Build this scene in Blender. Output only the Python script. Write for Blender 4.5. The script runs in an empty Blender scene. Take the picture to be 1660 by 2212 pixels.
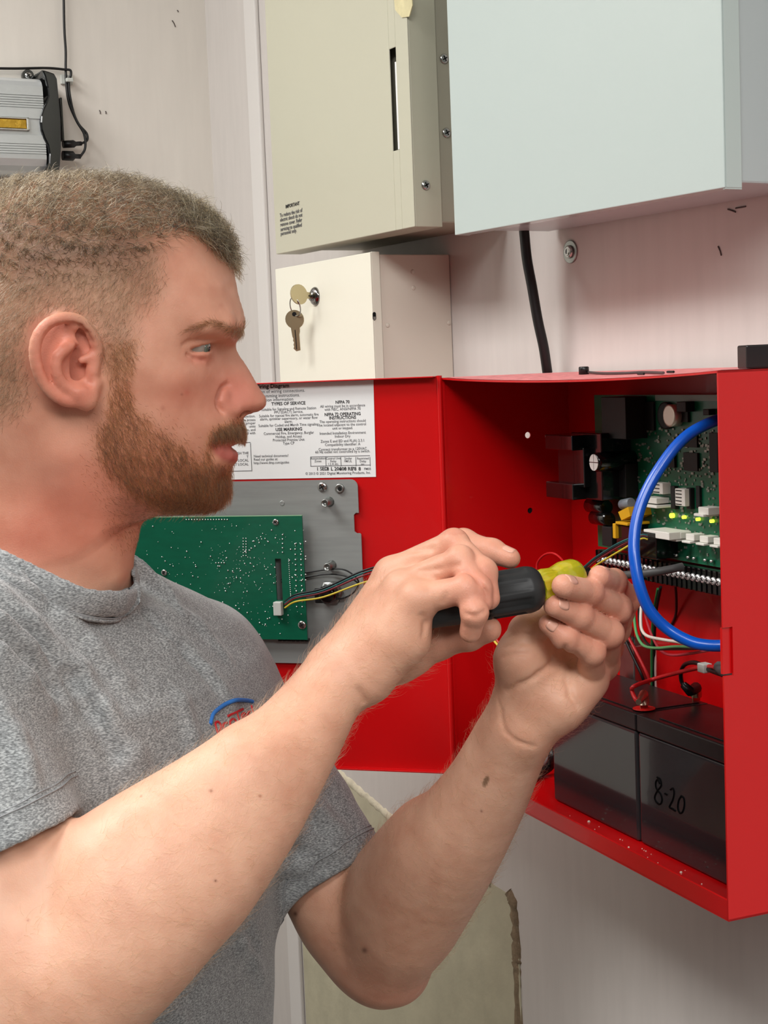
import bpy, bmesh, math, random
import numpy as np
from mathutils import Vector, Matrix, Euler

SC = bpy.context.scene
COL = SC.collection
# ------------------------------------------------------------------ camera
F_PX, CX, CY = 3300.0, 830.0, 1106.0
PITCH = math.atan(306.0 / F_PX)
ROLL = math.atan(0.040)
CAM = np.array([0.0, 0.0, 1.60])
FW = np.array([0.0, math.cos(PITCH), -math.sin(PITCH)])
_U0 = np.array([0.0, math.sin(PITCH), math.cos(PITCH)])
_R0 = np.array([1.0, 0.0, 0.0])
RT = math.cos(ROLL) * _R0 - math.sin(ROLL) * _U0
UP = math.sin(ROLL) * _R0 + math.cos(ROLL) * _U0
cam_data = bpy.data.cameras.new('camera')
cam_data.sensor_fit = 'VERTICAL'
cam_data.sensor_height = 36.0
cam_data.sensor_width = 36.0 * 1660 / 2212
cam_data.lens = F_PX / 2212.0 * 36.0
cam_data.clip_start = 0.02
cam = bpy.data.objects.new('camera', cam_data)
COL.objects.link(cam)
m3 = Matrix((RT, UP, -FW)).transposed()
cam.matrix_world = Matrix.Translation(Vector(CAM)) @ m3.to_4x4()
SC.camera = cam

# ------------------------------------------------------------------ world, lamps, exposure
world = bpy.data.worlds.new('world')
SC.world = world
world.use_nodes = True
bg = world.node_tree.nodes['Background']
bg.inputs[0].default_value = (1.0, 0.99, 0.975, 1)
bg.inputs[1].default_value = 0.07

def area(name, loc, rot, sx, sy, power, color):
    l = bpy.data.lights.new(name, 'AREA')
    l.shape = 'RECTANGLE'; l.size = sx; l.size_y = sy
    l.energy = power; l.color = color
    o = bpy.data.objects.new(name, l)
    o.location = loc; o.rotation_euler = rot
    COL.objects.link(o)
    return o
area('ceiling_or_fill_lamp', (-0.95, 1.00, 2.57), (0, 0, math.radians(29)), 0.55, 0.9, 25, (1.0, 0.99, 0.97))
area('ceiling_or_fill_lamp', (-0.25, -0.55, 2.57), (0, 0, math.radians(29)), 0.6, 1.2, 34, (1.0, 0.99, 0.97))
area('ceiling_or_fill_lamp', (0.75, -1.35, 2.57), (0, 0, math.radians(29)), 0.6, 1.2, 40, (1.0, 0.99, 0.97))  # unseen fill lamp added behind the camera, brightens flange, door and end wall
SC.view_settings.view_transform = 'Standard'
SC.view_settings.look = 'None'
SC.view_settings.gamma = 1.0
SC.view_settings.use_curve_mapping = False
SC.view_settings.exposure = 0.0
SC.cycles.use_denoising = True
SC.cycles.max_bounces = 7
SC.cycles.diffuse_bounces = 3
SC.cycles.glossy_bounces = 3
SC.cycles.adaptive_threshold = 0.045
SC.cycles.transparent_max_bounces = 12

# ------------------------------------------------------------------ helpers
def ray(px, py):
    return FW + RT * ((px - CX) / F_PX) - UP * ((py - CY) / F_PX)
def P(px, py, Y):
    r = ray(px, py)
    return CAM + r * (Y / r[1])
def nrm(v):
    v = np.asarray(v, float)
    return v / np.linalg.norm(v)
class Plane:
    """a flat face of the room or a cabinet: origin, right, up, outward normal"""
    def __init__(s, o, right, up=(0, 0, 1)):
        s.o = np.asarray(o, float); s.r = nrm(right); s.u = np.asarray(up, float)
        s.n = nrm(np.cross(s.r, s.u))          # towards the viewer
        s.u = nrm(np.cross(s.n, s.r))
    def hit(s, px, py, off=0.0):
        r = ray(px, py)
        t = np.dot(s.o + s.n * off - CAM, s.n) / np.dot(r, s.n)
        return CAM + r * t
    def uv(s, px, py, off=0.0):
        d = s.hit(px, py, off) - s.o
        return np.array([d @ s.r, d @ s.u])
    def at(s, u, v, off=0.0):
        return s.o + s.r * u + s.u * v + s.n * off
    def mat(s, p):
        M = Matrix((s.r, s.u, s.n)).transposed().to_4x4()
        M.translation = Vector(p)
        return M

def lin(c):
    c = c / 255.0
    return c / 12.92 if c <= 0.04045 else ((c + 0.055) / 1.055) ** 2.4
def rgb(r, g, b):
    return (lin(r), lin(g), lin(b), 1.0)

def mat(name, color, rough=0.5, metal=0.0, noise=None, bump=None, spec=0.5, coat=0.0, trans=0.0, ior=1.45, aniso=None):
    """procedural material; noise=(scale, amount, (sx,sy,sz)) varies the colour, bump=(scale, strength, distance)"""
    m = bpy.data.materials.new(name)
    m.use_nodes = True
    nt = m.node_tree; N = nt.nodes; L = nt.links
    b = N['Principled BSDF']
    b.inputs['Base Color'].default_value = color
    b.inputs['Roughness'].default_value = rough
    b.inputs['Metallic'].default_value = metal
    b.inputs['Specular IOR Level'].default_value = spec
    b.inputs['Coat Weight'].default_value = coat
    b.inputs['Transmission Weight'].default_value = trans
    b.inputs['IOR'].default_value = ior
    tc = N.new('ShaderNodeTexCoord')
    if noise:
        mp = N.new('ShaderNodeMapping'); mp.inputs['Scale'].default_value = noise[2] if len(noise) > 2 else (1, 1, 1)
        nz = N.new('ShaderNodeTexNoise'); nz.inputs['Scale'].default_value = noise[0]; nz.inputs['Detail'].default_value = 6
        L.new(tc.outputs['Object'], mp.inputs[0]); L.new(mp.outputs[0], nz.inputs[0])
        mr = N.new('ShaderNodeMapRange'); mr.inputs[1].default_value = 0.25; mr.inputs[2].default_value = 0.75
        mr.inputs[3].default_value = 1 - noise[1]; mr.inputs[4].default_value = 1 + noise[1]
        L.new(nz.outputs[0], mr.inputs[0])
        mx = N.new('ShaderNodeVectorMath'); mx.operation = 'SCALE'
        mx.inputs[0].default_value = color[:3]
        L.new(mr.outputs[0], mx.inputs['Scale'])
        L.new(mx.outputs[0], b.inputs['Base Color'])
    if bump:
        nb = N.new('ShaderNodeTexNoise'); nb.inputs['Scale'].default_value = bump[0]; nb.inputs['Detail'].default_value = 5
        if len(bump) > 3:
            mp2 = N.new('ShaderNodeMapping'); mp2.inputs['Scale'].default_value = bump[3]
            L.new(tc.outputs['Object'], mp2.inputs[0]); L.new(mp2.outputs[0], nb.inputs[0])
        else:
            L.new(tc.outputs['Object'], nb.inputs[0])
        bp = N.new('ShaderNodeBump'); bp.inputs['Strength'].default_value = bump[1]; bp.inputs['Distance'].default_value = bump[2]
        L.new(nb.outputs[0], bp.inputs['Height']); L.new(bp.outputs[0], b.inputs['Normal'])
    return m

class MB:
    """collects polygons in world space; build() links them as one mesh object"""
    def __init__(s):
        s.v = []; s.f = []; s.sm = []
    def add(s, verts, faces, smooth=False):
        b = len(s.v)
        s.v += [tuple(map(float, p)) for p in verts]
        s.f += [tuple(i + b for i in f) for f in faces]
        s.sm += [smooth] * len(faces)
        return s
    def hexa(s, a, b, c, d, e, f, g, h):
        """front loop a b c d, back loop e f g h (e behind a)"""
        return s.add([a, b, c, d, e, f, g, h], [(0, 1, 2, 3), (7, 6, 5, 4), (0, 4, 5, 1), (1, 5, 6, 2), (2, 6, 7, 3), (3, 7, 4, 0)])
    def box(s, pl, u0, u1, v0, v1, n0, n1):
        A = pl.at
        return s.hexa(A(u0, v0, n1), A(u1, v0, n1), A(u1, v1, n1), A(u0, v1, n1), A(u0, v0, n0), A(u1, v0, n0), A(u1, v1, n0), A(u0, v1, n0))
    def prism(s, front, back, smooth=False):
        n = len(front)
        fs = [tuple(range(n)), tuple(range(2 * n - 1, n - 1, -1))]
        fs += [(i, i + n, (i + 1) % n + n, (i + 1) % n) for i in range(n)]
        return s.add(list(front) + list(back), fs, smooth)
    def poly(s, pl, uvs, n0, n1):
        return s.prism([pl.at(u, v, n1) for u, v in uvs], [pl.at(u, v, n0) for u, v in uvs])
    def tube(s, pts, r, n=10, caps=True):
        pts = [np.asarray(p, float) for p in pts]
        rs = r if hasattr(r, '__len__') else [r] * len(pts)
        T = []
        for i in range(len(pts)):
            a = pts[max(i - 1, 0)]; c = pts[min(i + 1, len(pts) - 1)]
            T.append(nrm(c - a))
        ref = np.array([0, 0, 1.0]) if abs(T[0][2]) < 0.9 else np.array([1.0, 0, 0])
        nn = nrm(np.cross(T[0], ref)); vs = []
        for i, p in enumerate(pts):
            nn = nrm(nn - T[i] * (nn @ T[i])); bb = np.cross(T[i], nn)
            for k in range(n):
                a = 2 * math.pi * k / n
                vs.append(p + (nn * math.cos(a) + bb * math.sin(a)) * rs[i])
        fs = []
        for i in range(len(pts) - 1):
            for k in range(n):
                k2 = (k + 1) % n
                fs.append((i * n + k, i * n + k2, (i + 1) * n + k2, (i + 1) * n + k))
        s.add(vs, fs, True)
        if caps:
            m = len(pts) - 1
            s.add(vs[:n], [tuple(range(n - 1, -1, -1))]); s.add(vs[m * n:], [tuple(range(n))])
        return s
    def lathe(s, o, axis, prof, n=24, ref=None):
        """prof: list of (distance along axis, radius)"""
        axis = nrm(axis); o = np.asarray(o, float)
        r0 = np.array([0, 0, 1.0]) if abs(axis[2]) < 0.9 else np.array([1.0, 0, 0])
        a1 = nrm(np.cross(axis, r0)); a2 = np.cross(axis, a1); vs = []
        for (d, r) in prof:
            for k in range(n):
                t = 2 * math.pi * k / n
                vs.append(o + axis * d + (a1 * math.cos(t) + a2 * math.sin(t)) * max(r, 1e-6))
        fs = [(i * n + k, i * n + (k + 1) % n, (i + 1) * n + (k + 1) % n, (i + 1) * n + k) for i in range(len(prof) - 1) for k in range(n)]
        fs += [tuple(range(n - 1, -1, -1)), tuple((len(prof) - 1) * n + k for k in range(n))]
        s.add(vs, fs, False)
        s.sm[-len(fs):] = [True] * (len(fs) - 2) + [False, False]
        return s
    def mesh(s, name, off=(0, 0, 0)):
        me = bpy.data.meshes.new(name)
        o = np.asarray(off, float)
        me.from_pydata([tuple(np.asarray(p) - o) for p in s.v], [], s.f)
        me.polygons.foreach_set('use_smooth', s.sm)
        bm = bmesh.new(); bm.from_mesh(me)
        bmesh.ops.recalc_face_normals(bm, faces=bm.faces)
        bm.to_mesh(me); bm.free()
        return me

BASE = {}
def thing(name, label, cat, loc, group=None, kind=None):
    o = bpy.data.objects.new(name, None)
    o.empty_display_size = 0.02
    o.location = tuple(map(float, loc))
    COL.objects.link(o)
    if label: o['label'] = label
    if cat: o['category'] = cat
    if group: o['group'] = group
    if kind: o['kind'] = kind
    BASE[o.name] = np.asarray(loc, float)
    return o
def base(o):
    while o.parent is not None: o = o.parent
    return BASE.get(o.name, np.zeros(3))
def obj(name, mb, m, parent=None, label=None, cat=None, group=None, kind=None, bevel=0.0, seg=2, sharp=40):
    off = base(parent) if parent is not None else np.zeros(3)
    me = mb.mesh(name, off) if isinstance(mb, MB) else mb
    if m is not None: me.materials.append(m)
    o = bpy.data.objects.new(name, me)
    COL.objects.link(o)
    if parent is not None: o.parent = parent
    if label: o['label'] = label
    if cat: o['category'] = cat
    if group: o['group'] = group
    if kind: o['kind'] = kind
    if bevel:
        b = o.modifiers.new('bevel', 'BEVEL'); b.width = bevel; b.segments = seg; b.limit_method = 'ANGLE'; b.angle_limit = math.radians(sharp)
    return o
def inst(name, me, parent, M, label=None):
    """a further object on shared mesh data, placed by the world matrix M"""
    o = bpy.data.objects.new(name, me)
    COL.objects.link(o)
    if parent is not None:
        o.parent = parent
        M = Matrix.Translation(-Vector(base(parent))) @ M
    o.matrix_local = M
    if label: o['label'] = label
    return o
def text(words, pl, u, v, size, m, parent, align='LEFT', off=0.0004, name='printed_text', width=None, merge=None, bold=0.0):
    cu = bpy.data.curves.new(name, 'FONT')
    cu.body = words; cu.size = size; cu.align_x = align; cu.resolution_u = 2
    cu.offset = bold
    tmp = bpy.data.objects.new(name, cu)
    COL.objects.link(tmp)
    bpy.context.view_layer.update()
    me = bpy.data.meshes.new_from_object(tmp.evaluated_get(bpy.context.evaluated_depsgraph_get()))
    bpy.data.objects.remove(tmp); bpy.data.curves.remove(cu)
    me.name = name
    me.materials.clear(); me.materials.append(m)
    M = pl.mat(pl.at(u, v, off))
    if width: M = M @ Matrix.Diagonal((width, 1, 1, 1))
    me.transform(M)
    if merge is not None:
        merge.append(me)
        return None
    me.transform(Matrix.Translation(-Vector(base(parent))))
    o = bpy.data.objects.new(name, me)
    COL.objects.link(o)
    o.parent = parent
    return o
def spline(pts, n=8):
    """Catmull-Rom through points"""
    p = [np.asarray(q, float) for q in pts]
    p = [2 * p[0] - p[1]] + p + [2 * p[-1] - p[-2]]
    out = []
    for i in range(1, len(p) - 2):
        for k in range(n):
            t = k / n
            a, b, c, d = p[i - 1], p[i], p[i + 1], p[i + 2]
            out.append(0.5 * ((2 * b) + (c - a) * t + (2 * a - 5 * b + 4 * c - d) * t * t + (3 * b - a - 3 * c + d) * t ** 3))
    out.append(p[-2])
    return out
# ================================================================== the setting
BX = Plane((.054, 1.33, 1.6), (.382, -.924, 0))        # mouth of the red cabinet
WR = Plane((.1745, 1.381, 1.6), (.485, -.875, 0))      # long wall on the right
WL = Plane((-.2135, 2.0735, 1.6), (.875, .485, 0))     # end wall on the left
DR = Plane((.054, 1.33, 1.6), (.956, -.29, 0))         # inner face of the open door
B2 = Plane((.029, 1.429, 1.6), (.485, -.875, 0))       # lid of the beige cabinet
G2 = Plane((.2357, 1.064, 1.6), (.503, -.864, 0))      # lid of the grey cabinet
K2 = Plane((-.0037, 1.511, 1.6), (.485, -.875, 0))     # door of the key cabinet

M_wall = mat('wall_paint', rgb(214, 208, 203), 0.55, noise=(14, .035, (6, 6, .8)), bump=(90, .05, .002, (1, 1, .12)))
M_wall2 = mat('end_wall_paint', rgb(230, 224, 215), 0.6, noise=(14, .03, (6, 6, .8)), bump=(90, .05, .002, (1, 1, .12)))
M_trimw = mat('corner_strip_paint', rgb(226, 222, 218), 0.5)
M_floor = mat('floor_tile', rgb(92, 86, 80), 0.5, noise=(3, .1))
M_ceil = mat('ceiling_board', rgb(228, 226, 220), 0.9)
M_plaster = mat('bare_wallboard', rgb(196, 190, 164), 0.8, noise=(30, .10), bump=(60, .25, .003))
M_torn = mat('torn_wallboard_edge', rgb(140, 122, 98), 0.9, noise=(90, .3), bump=(150, .7, .003))
M_torn_light = mat('torn_paper_edge', rgb(222, 214, 190), 0.9, noise=(90, .12), bump=(150, .5, .003))
M_mark = mat('scuff_mark', rgb(92, 84, 80), 0.9)

WC = WR.o - WR.r * 0.0
u_corner = -0.793
w = MB().box(WR, u_corner - .1, 1.9, -1.6, 1.0, -.1, 0.0)
wall_right = obj('wall_right', w, M_wall, kind='structure')
w = MB().box(WL, -2.4, .005, -1.6, 1.0, -.1, 0.0)
wall_left = obj('wall_left', w, M_wall2, kind='structure')
fl = MB().add([(-3, -3, 0), (3, -3, 0), (3, 3.2, 0), (-3, 3.2, 0), (-3, -3, -.1), (3, -3, -.1), (3, 3.2, -.1), (-3, 3.2, -.1)],
              [(0, 1, 2, 3), (4, 7, 6, 5), (0, 4, 5, 1), (1, 5, 6, 2), (2, 6, 7, 3), (3, 7, 4, 0)])
obj('floor', fl, M_floor, kind='structure')
ce = MB().add([(-3, -3, 2.6), (3, -3, 2.6), (3, 3.2, 2.6), (-3, 3.2, 2.6), (-3, -3, 2.7), (3, -3, 2.7), (3, 3.2, 2.7), (-3, 3.2, 2.7)],
              [(0, 3, 2, 1), (4, 5, 6, 7), (0, 1, 5, 4), (1, 2, 6, 5), (2, 3, 7, 6), (3, 0, 4, 7)])
obj('ceiling', ce, M_ceil, kind='structure')
# narrow painted strip running up the wall left of the cabinets
ua = WR.uv(604, 1500)[0]; ub = WR.uv(628, 1500)[0]
obj('trim_1', MB().box(WR, ua, ub, -1.6, 1.0, 0, .006), M_trimw, kind='structure', bevel=.002)

# bare wallboard where something was taken off the wall
rnd = random.Random(4)
tl = WR.uv(655, 1600); c1 = WR.uv(722, 1662); c2 = WR.uv(882, 1795); c3 = WR.uv(1062, 1908); c4 = WR.uv(1112, 1938); c5 = WR.uv(1123, 2040)
edge_top = [tl, c1, c2, c3]
patch_uv = [(ub + .004, -1.45), (c5[0] + .002, -1.45), (c5[0], c5[1]), (c4[0] + .003, c4[1] - .012), (c4[0] - .006, c4[1]), tuple(c3), tuple(c2), tuple(c1), (ub + .004, tl[1] + .02)]
pp = obj('wall_patch', MB().poly(WR, patch_uv, 0.0, .0012), M_plaster, wall_right, label='bare beige wallboard without paint')
def ragged(pts, wdt, seed, n=26, n1=.003):
    r = random.Random(seed); mb = MB()
    sp = spline(pts, max(2, n // max(1, len(pts) - 1)))
    A = []; B = []
    for i, p in enumerate(sp):
        q = sp[min(i + 1, len(sp) - 1)] - sp[max(i - 1, 0)]
        t = nrm(np.array([q[0], q[1]])); nn = np.array([-t[1], t[0]])
        a = wdt * (.5 + .35 * r.random()); b = wdt * (.5 + .35 * r.random())
        A.append(p[:2] + nn * a); B.append(p[:2] - nn * b)
    k = len(A); H = [n1 * (.5 + .6 * r.random()) for _ in range(k)]
    vs = []; fs = []
    for i in range(k):
        m_ = (A[i] + B[i]) / 2
        vs += [WR.at(*A[i], 0), WR.at(*(A[i] * .7 + m_ * .3), H[i] * .8), WR.at(*m_, H[i]), WR.at(*(B[i] * .7 + m_ * .3), H[i] * .6), WR.at(*B[i], 0)]
    for i in range(k - 1):
        for j in range(4): fs.append((i * 5 + j, i * 5 + j + 1, (i + 1) * 5 + j + 1, (i + 1) * 5 + j))
    mb.add(vs, fs, True)
    return mb
obj('torn_edge', ragged([np.array([*WR.uv(700, 1648), 0]), np.array([*c1, 0]), np.array([*WR.uv(800, 1728), 0]), np.array([*c2, 0]), np.array([*c3, 0])], .008, 1, n=60), M_torn_light, wall_right, label='ragged pale paper along the top of the bare wallboard')
obj('torn_edge', ragged([np.array([c4[0] + d, v, 0]) for d, v in ((-.012, c4[1] + .002), (-.002, c4[1] - .012), (.0, c4[1] - .06), (-.001, -.62), (-.001, -.8), (.0, -1.1), (0, -1.44))], .011, 2, n=60), M_torn, wall_right, label='crumbled brown edge of the bare wallboard')
for a, b in (((1552, 532), (1559, 552)), ((1573, 452), (1590, 458)), ((1590, 450), (1612, 446)), ((372, 44), (379, 58)), ((215, 238), (217, 246)), ((228, 240), (229, 246)), ((521, 242), (522, 250)), ((383, 22), (385, 26))):
    pl, par = (WR, wall_right) if a[0] > 700 else (WL, wall_left)
    obj('scuff', MB().tube([pl.hit(*a, .0004), pl.hit((a[0] + b[0]) / 2 + 1, (a[1] + b[1]) / 2, .0004), pl.hit(*b, .0004)], .0006 if pl is WR else .0007, 5), M_mark, par)

# ================================================================== upper cabinets
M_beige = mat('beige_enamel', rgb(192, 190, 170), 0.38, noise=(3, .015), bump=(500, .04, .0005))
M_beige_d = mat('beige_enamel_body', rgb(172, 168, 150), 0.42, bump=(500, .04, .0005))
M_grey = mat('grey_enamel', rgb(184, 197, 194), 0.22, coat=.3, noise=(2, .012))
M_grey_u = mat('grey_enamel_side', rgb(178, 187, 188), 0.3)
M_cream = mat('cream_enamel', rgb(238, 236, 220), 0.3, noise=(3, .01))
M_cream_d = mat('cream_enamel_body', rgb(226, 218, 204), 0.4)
M_black = mat('black_plastic', rgb(16, 16, 17), 0.35)
M_hole = mat('dark_hole', rgb(6, 6, 6), 0.9)
M_steel = mat('bright_steel', rgb(190, 190, 188), 0.22, 1.0)
M_zinc = mat('zinc_plated_steel', rgb(160, 163, 160), 0.35, 1.0, noise=(60, .12))
M_paper = mat('white_paper', rgb(236, 237, 236), 0.7)
M_ink = mat('black_ink', rgb(84, 84, 88), 0.8)
M_inkb = mat('bold_black_ink', rgb(28, 28, 30), 0.8)
M_tape = mat('dried_tape', rgb(214, 204, 160), 0.45, noise=(80, .15), bump=(120, .5, .002))

def screw_mesh(r, h=.4, cross=True):
    """pan head with a Phillips recess, axis +Z, seated at z=0"""
    mb = MB()
    mb.lathe((0, 0, 0), (0, 0, 1), [(0, r), (r * h * .45, r * .97), (r * h * .8, r * .78), (r * h, r * .45), (r * h * 1.03, r * .05)], 20)
    me = mb.mesh('screw_head')
    me.materials.append(M_steel); me.materials.append(M_hole)
    if cross:
        c = MB(); w = r * .13; L = r * .58; z = r * h * 1.06
        for a in (0, math.pi / 2):
            ca, sa = math.cos(a + .5), math.sin(a + .5)
            q = [(-L, -w), (L, -w), (L, w), (-L, w)]
            c.add([(x * ca - y * sa, x * sa + y * ca, z) for x, y in q] + [(x * ca - y * sa, x * sa + y * ca, z * .8) for x, y in q],
                  [(0, 1, 2, 3), (0, 4, 5, 1), (1, 5, 6, 2), (2, 6, 7, 3), (3, 7, 4, 0)])
        n0 = len(me.polygons)
        bm = bmesh.new(); bm.from_mesh(me)
        vs = [bm.verts.new(p) for p in c.v]
        for f in c.f:
            ff = bm.faces.new([vs[i] for i in f]); ff.material_index = 1
        bm.to_mesh(me); bm.free()
    return me
SCREW5 = screw_mesh(.0045); SCREW4 = screw_mesh(.0040); SCREW3 = screw_mesh(.003)

# ---- beige cabinet: deep body and a lid with folded sides
fl_ = B2.uv(597, 550); fr_ = B2.uv(895, 490)
uL, uR, vB, vT = fl_[0], fr_[0] + .001, .1293, .62
beige = thing('beige_cabinet', 'beige metal cabinet with a slotted lid and a small printed notice, above the cream one', 'cabinet', B2.at((uL + uR) / 2, vB, -.09))
DB = -.1036
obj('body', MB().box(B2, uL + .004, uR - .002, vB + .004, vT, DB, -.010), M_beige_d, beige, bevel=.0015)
# lid: front sheet with a real slot, plus the folded returns
s0 = B2.uv(852, 101); s1 = B2.uv(871, 322)
su0, su1, sv0, sv1 = uR - .0345, uR - .0225, B2.uv(865, 322)[1], B2.uv(858, 100)[1]
lid = MB()
for a, b, c, d in ((uL, su0, vB, vT), (su1, uR, vB, vT), (su0, su1, vB, sv0), (su0, su1, sv1, vT)):
    lid.box(B2, a, b, c, d, -.0012, 0)
lid.box(B2, uR - .0012, uR, vB, vT, -.030, -.0012)
lid.box(B2, uL, uL + .0012, vB, vT, -.030, -.0012)
lid.box(B2, uL + .0012, uR - .0012, vB, vB + .0012, -.030, -.0012)
obj('lid', lid, M_beige, beige, bevel=.0009)
obj('slot', MB().box(B2, su0, su1, sv0, sv1, -.0095, -.009), M_hole, beige)
obj('paper_strip', MB().box(B2, su0 + .0045, su1 + .0005, sv0 + .001, sv1 - .012, -.008, -.003), M_paper, beige, label='white paper showing in the slot')
side_b = Plane(B2.at(uR, 0), -B2.n)      # right side of the beige cabinet
M_s = side_b.mat
for px, py, me in ((920, 400, SCREW5),):
    inst('screw', me, beige, side_b.mat(side_b.hit(px, py, .0003)))
side_bb = Plane(B2.at(uR - .002, 0), -B2.n)
for px, py in ((960, 127), (965, 287)):
    inst('screw', SCREW5, beige, side_bb.mat(side_bb.hit(px, py, .0003)))
obj('tape_remnant', MB().poly(B2, [B2.uv(850, -30), B2.uv(890, -30), B2.uv(893, 12), B2.uv(886, 36), B2.uv(870, 38), B2.uv(856, 22)], 0, .0009), M_tape, beige, label='dried yellowish tape')
nu, nv = B2.uv(606, 470)
# the notice, printed on the lid
x0 = B2.uv(606, 480)[0]; x1 = B2.uv(663, 470)[0]
lines = ['IMPORTANT', 'To reduce the risk of', 'electric shock do not', 'remove cover. Refer', 'servicing to qualified', 'personnel only.']
ys = [442, 458, 468, 478.5, 489, 498.5]
for i, (t, y) in enumerate(zip(lines, ys)):
    if i == 0:
        text(t, B2, (x0 + x1) / 2, B2.uv(634, y + 4)[1], .0052, M_inkb, beige, 'CENTER', width=1.15, bold=.00012)
    else:
        text(t, B2, x0, B2.uv(635, y + 4)[1], .0056, M_ink, beige, 'LEFT', width=1.12, bold=.0001)

# ---- grey cabinet
g0 = G2.uv(983, 510); g1 = G2.uv(1559, 405)
guL, guR, gvB, gvT = g0[0], g1[0], .1145, .62
grey = thing('grey_cabinet', 'large light grey metal cabinet with a glossy blank lid at upper right', 'cabinet', G2.at((guL + guR) / 2, gvB, -.09))
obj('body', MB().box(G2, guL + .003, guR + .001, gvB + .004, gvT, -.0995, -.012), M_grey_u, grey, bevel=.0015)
lid = MB().box(G2, guL, guR + .0035, gvB, gvT, -.0012, 0)
lid.box(G2, guR + .0023, guR + .0035, gvB, gvT, -.016, -.0012)
lid.box(G2, guL, guL + .0012, gvB, gvT, -.016, -.0012)
obj('lid', lid, M_grey, grey, bevel=.0009)
obj('bottom_fold', MB().box(G2, guL + .002, guR - .003, gvB + .0002, gvB + .0022, -.014, -.0012), M_grey, grey, bevel=.0006)
obj('side_tab', MB().box(G2, guR + .0005, guR + .003, gvB - .0008, gvB + .0005, -.016, -.001), M_grey, grey)
inst('screw', SCREW4, grey, Matrix.Translation(Vector(G2.at(G2.uv(1236, 470)[0], gvB + .004, -.02))) @ Matrix.Rotation(math.pi, 4, 'X'))

# ---- key cabinet under the beige one
kuL = K2.uv(600, 700)[0]; kuR = K2.uv(806, 700)[0]; kvT = .1155; kvB = -.10
key_cab = thing('key_cabinet', 'small cream metal cabinet whose lock holds keys, above the open red door', 'cabinet', K2.at((kuL + kuR) / 2, kvB, -.08))
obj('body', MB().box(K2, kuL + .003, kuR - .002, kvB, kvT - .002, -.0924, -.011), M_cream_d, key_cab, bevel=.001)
slu = .0065
dm = MB().box(K2, kuL, kuR, kvB, kvT, -.0012, 0)
dm.box(K2, kuR - .0012, kuR, kvB, kvT + .0005, -.0105, -.0012)
dm.box(K2, kuL, kuR - .0012, kvT - .0012, kvT, -.0105, -.0012)
obj('door', dm, M_cream, key_cab, bevel=.0008)
ks = Plane(K2.at(kuR, 0), -K2.n)
c = ks.uv(809, 683)
ring = []
for sgn, a0 in ((1, 0), (-1, math.pi)):
    for k in range(7):
        a = a0 + math.pi * k / 6
        ring.append((c[0] + .0019 * math.cos(a), c[1] + sgn * .0022 + .0019 * math.sin(a)))
obj('slot', MB().poly(ks, ring, 0, .0003), M_hole, key_cab)
obj('slot_liner', MB().poly(ks, [(c[0] - .0013, c[1] - .0036), (c[0] + .0013, c[1] - .0036), (c[0] + .0013, c[1] - .0005), (c[0] - .0013, c[1] - .0005)], 0, .0005), M_zinc, key_cab)
ks2 = Plane(K2.at(kuR - .002, 0), -K2.n)
for px, py in ((894, 622), (838, 703), (971, 698), (892, 587)):
    obj('dimple', MB().lathe(ks2.hit(px, py, 0), ks2.n, [(0, .0023), (.0004, .0019), (.0005, .0004)], 12), M_cream_d, key_cab)
lk = K2.hit(682, 640, 0)
lm = MB().lathe(lk, K2.n, [(0, .0098), (.0012, .0097), (.003, .0085), (.0042, .0062), (.0045, .005), (.0042, .0048), (.0062, .0046), (.0064, .001)], 28)
obj('lock', lm, mat('chrome', rgb(150, 148, 148), 0.12, 1.0), key_cab, label='round chrome cam lock')

M_key = mat('nickel_silver', rgb(196, 184, 150), 0.3, 1.0)
def key_outline(c, d, s, R, L, wdt, hole=True):
    """flat key in a plane: centre of bow c, direction of blade d, side s"""
    out = []
    hw = wdt / 2
    a0 = math.asin(hw * 1.1 / R)
    for k in range(19):
        a = a0 + (2 * math.pi - 2 * a0) * k / 18
        out.append(c + d * R * math.cos(a) + s * R * math.sin(a))
    out.append(c + d * (R + .002) - s * hw * 1.05); 
    out.append(c + d * (R + .006) - s * hw * .95)
    cuts = [0, .35, .1, .55, .15, .4, 0]
    for i, q in enumerate(cuts):
        x = R + .008 + (L - .011) * i / 6
        out.append(c + d * x - s * hw * (.9 - q * .55))
    out.append(c + d * (R + L) - s * hw * .2)
    out.append(c + d * (R + L - .001) + s * hw * .8)
    out.append(c + d * (R + .006) + s * hw * .85); out.append(c + d * (R + .003) + s * hw * 1.05)
    return out
def key(name, label, c, d, s, R, L, wdt, hdir):
    d = nrm(d); s = nrm(s); nn = nrm(np.cross(d, s)); th = .0009
    o = key_outline(np.asarray(c), d, s, R, L, wdt)
    me = MB().prism([p + nn * th for p in o], [p - nn * th for p in o])
    hole = np.asarray(c) + hdir * R * .55
    cut = MB().lathe(hole - nn * .004, nn, [(0, .0022), (.008, .0022)], 16)
    t = thing(name, label, 'key', c)
    ob = obj('bow_and_blade', me, M_key, t)
    co = obj('hole_rim', MB().lathe(hole - nn * .0011, nn, [(0, .0024), (.0022, .0024)], 16), M_hole, t)
    g = MB().tube([np.asarray(c) + d * (R + .001) + nn * th - s * .0004, np.asarray(c) + d * (R + L - .002) + nn * th - s * .0004], .0005, 5)
    obj('groove', g, M_hole, t)
    return t, hole
kdep = .021
kc1 = K2.hit(646, 636, kdep)
kpl = Plane(kc1, (1, .05, 0))          # the key stands out from the door, edge first
t1, h1 = key('key', 'nickel key standing in the lock of the cream cabinet', kc1, K2.at(*K2.uv(682, 640, 0), 0) - kc1 + K2.n * .0, np.array([0, 0, 1.0]), .0105, .012, .0062, nrm(np.array([-.35, -.1, -.55])))
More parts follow.
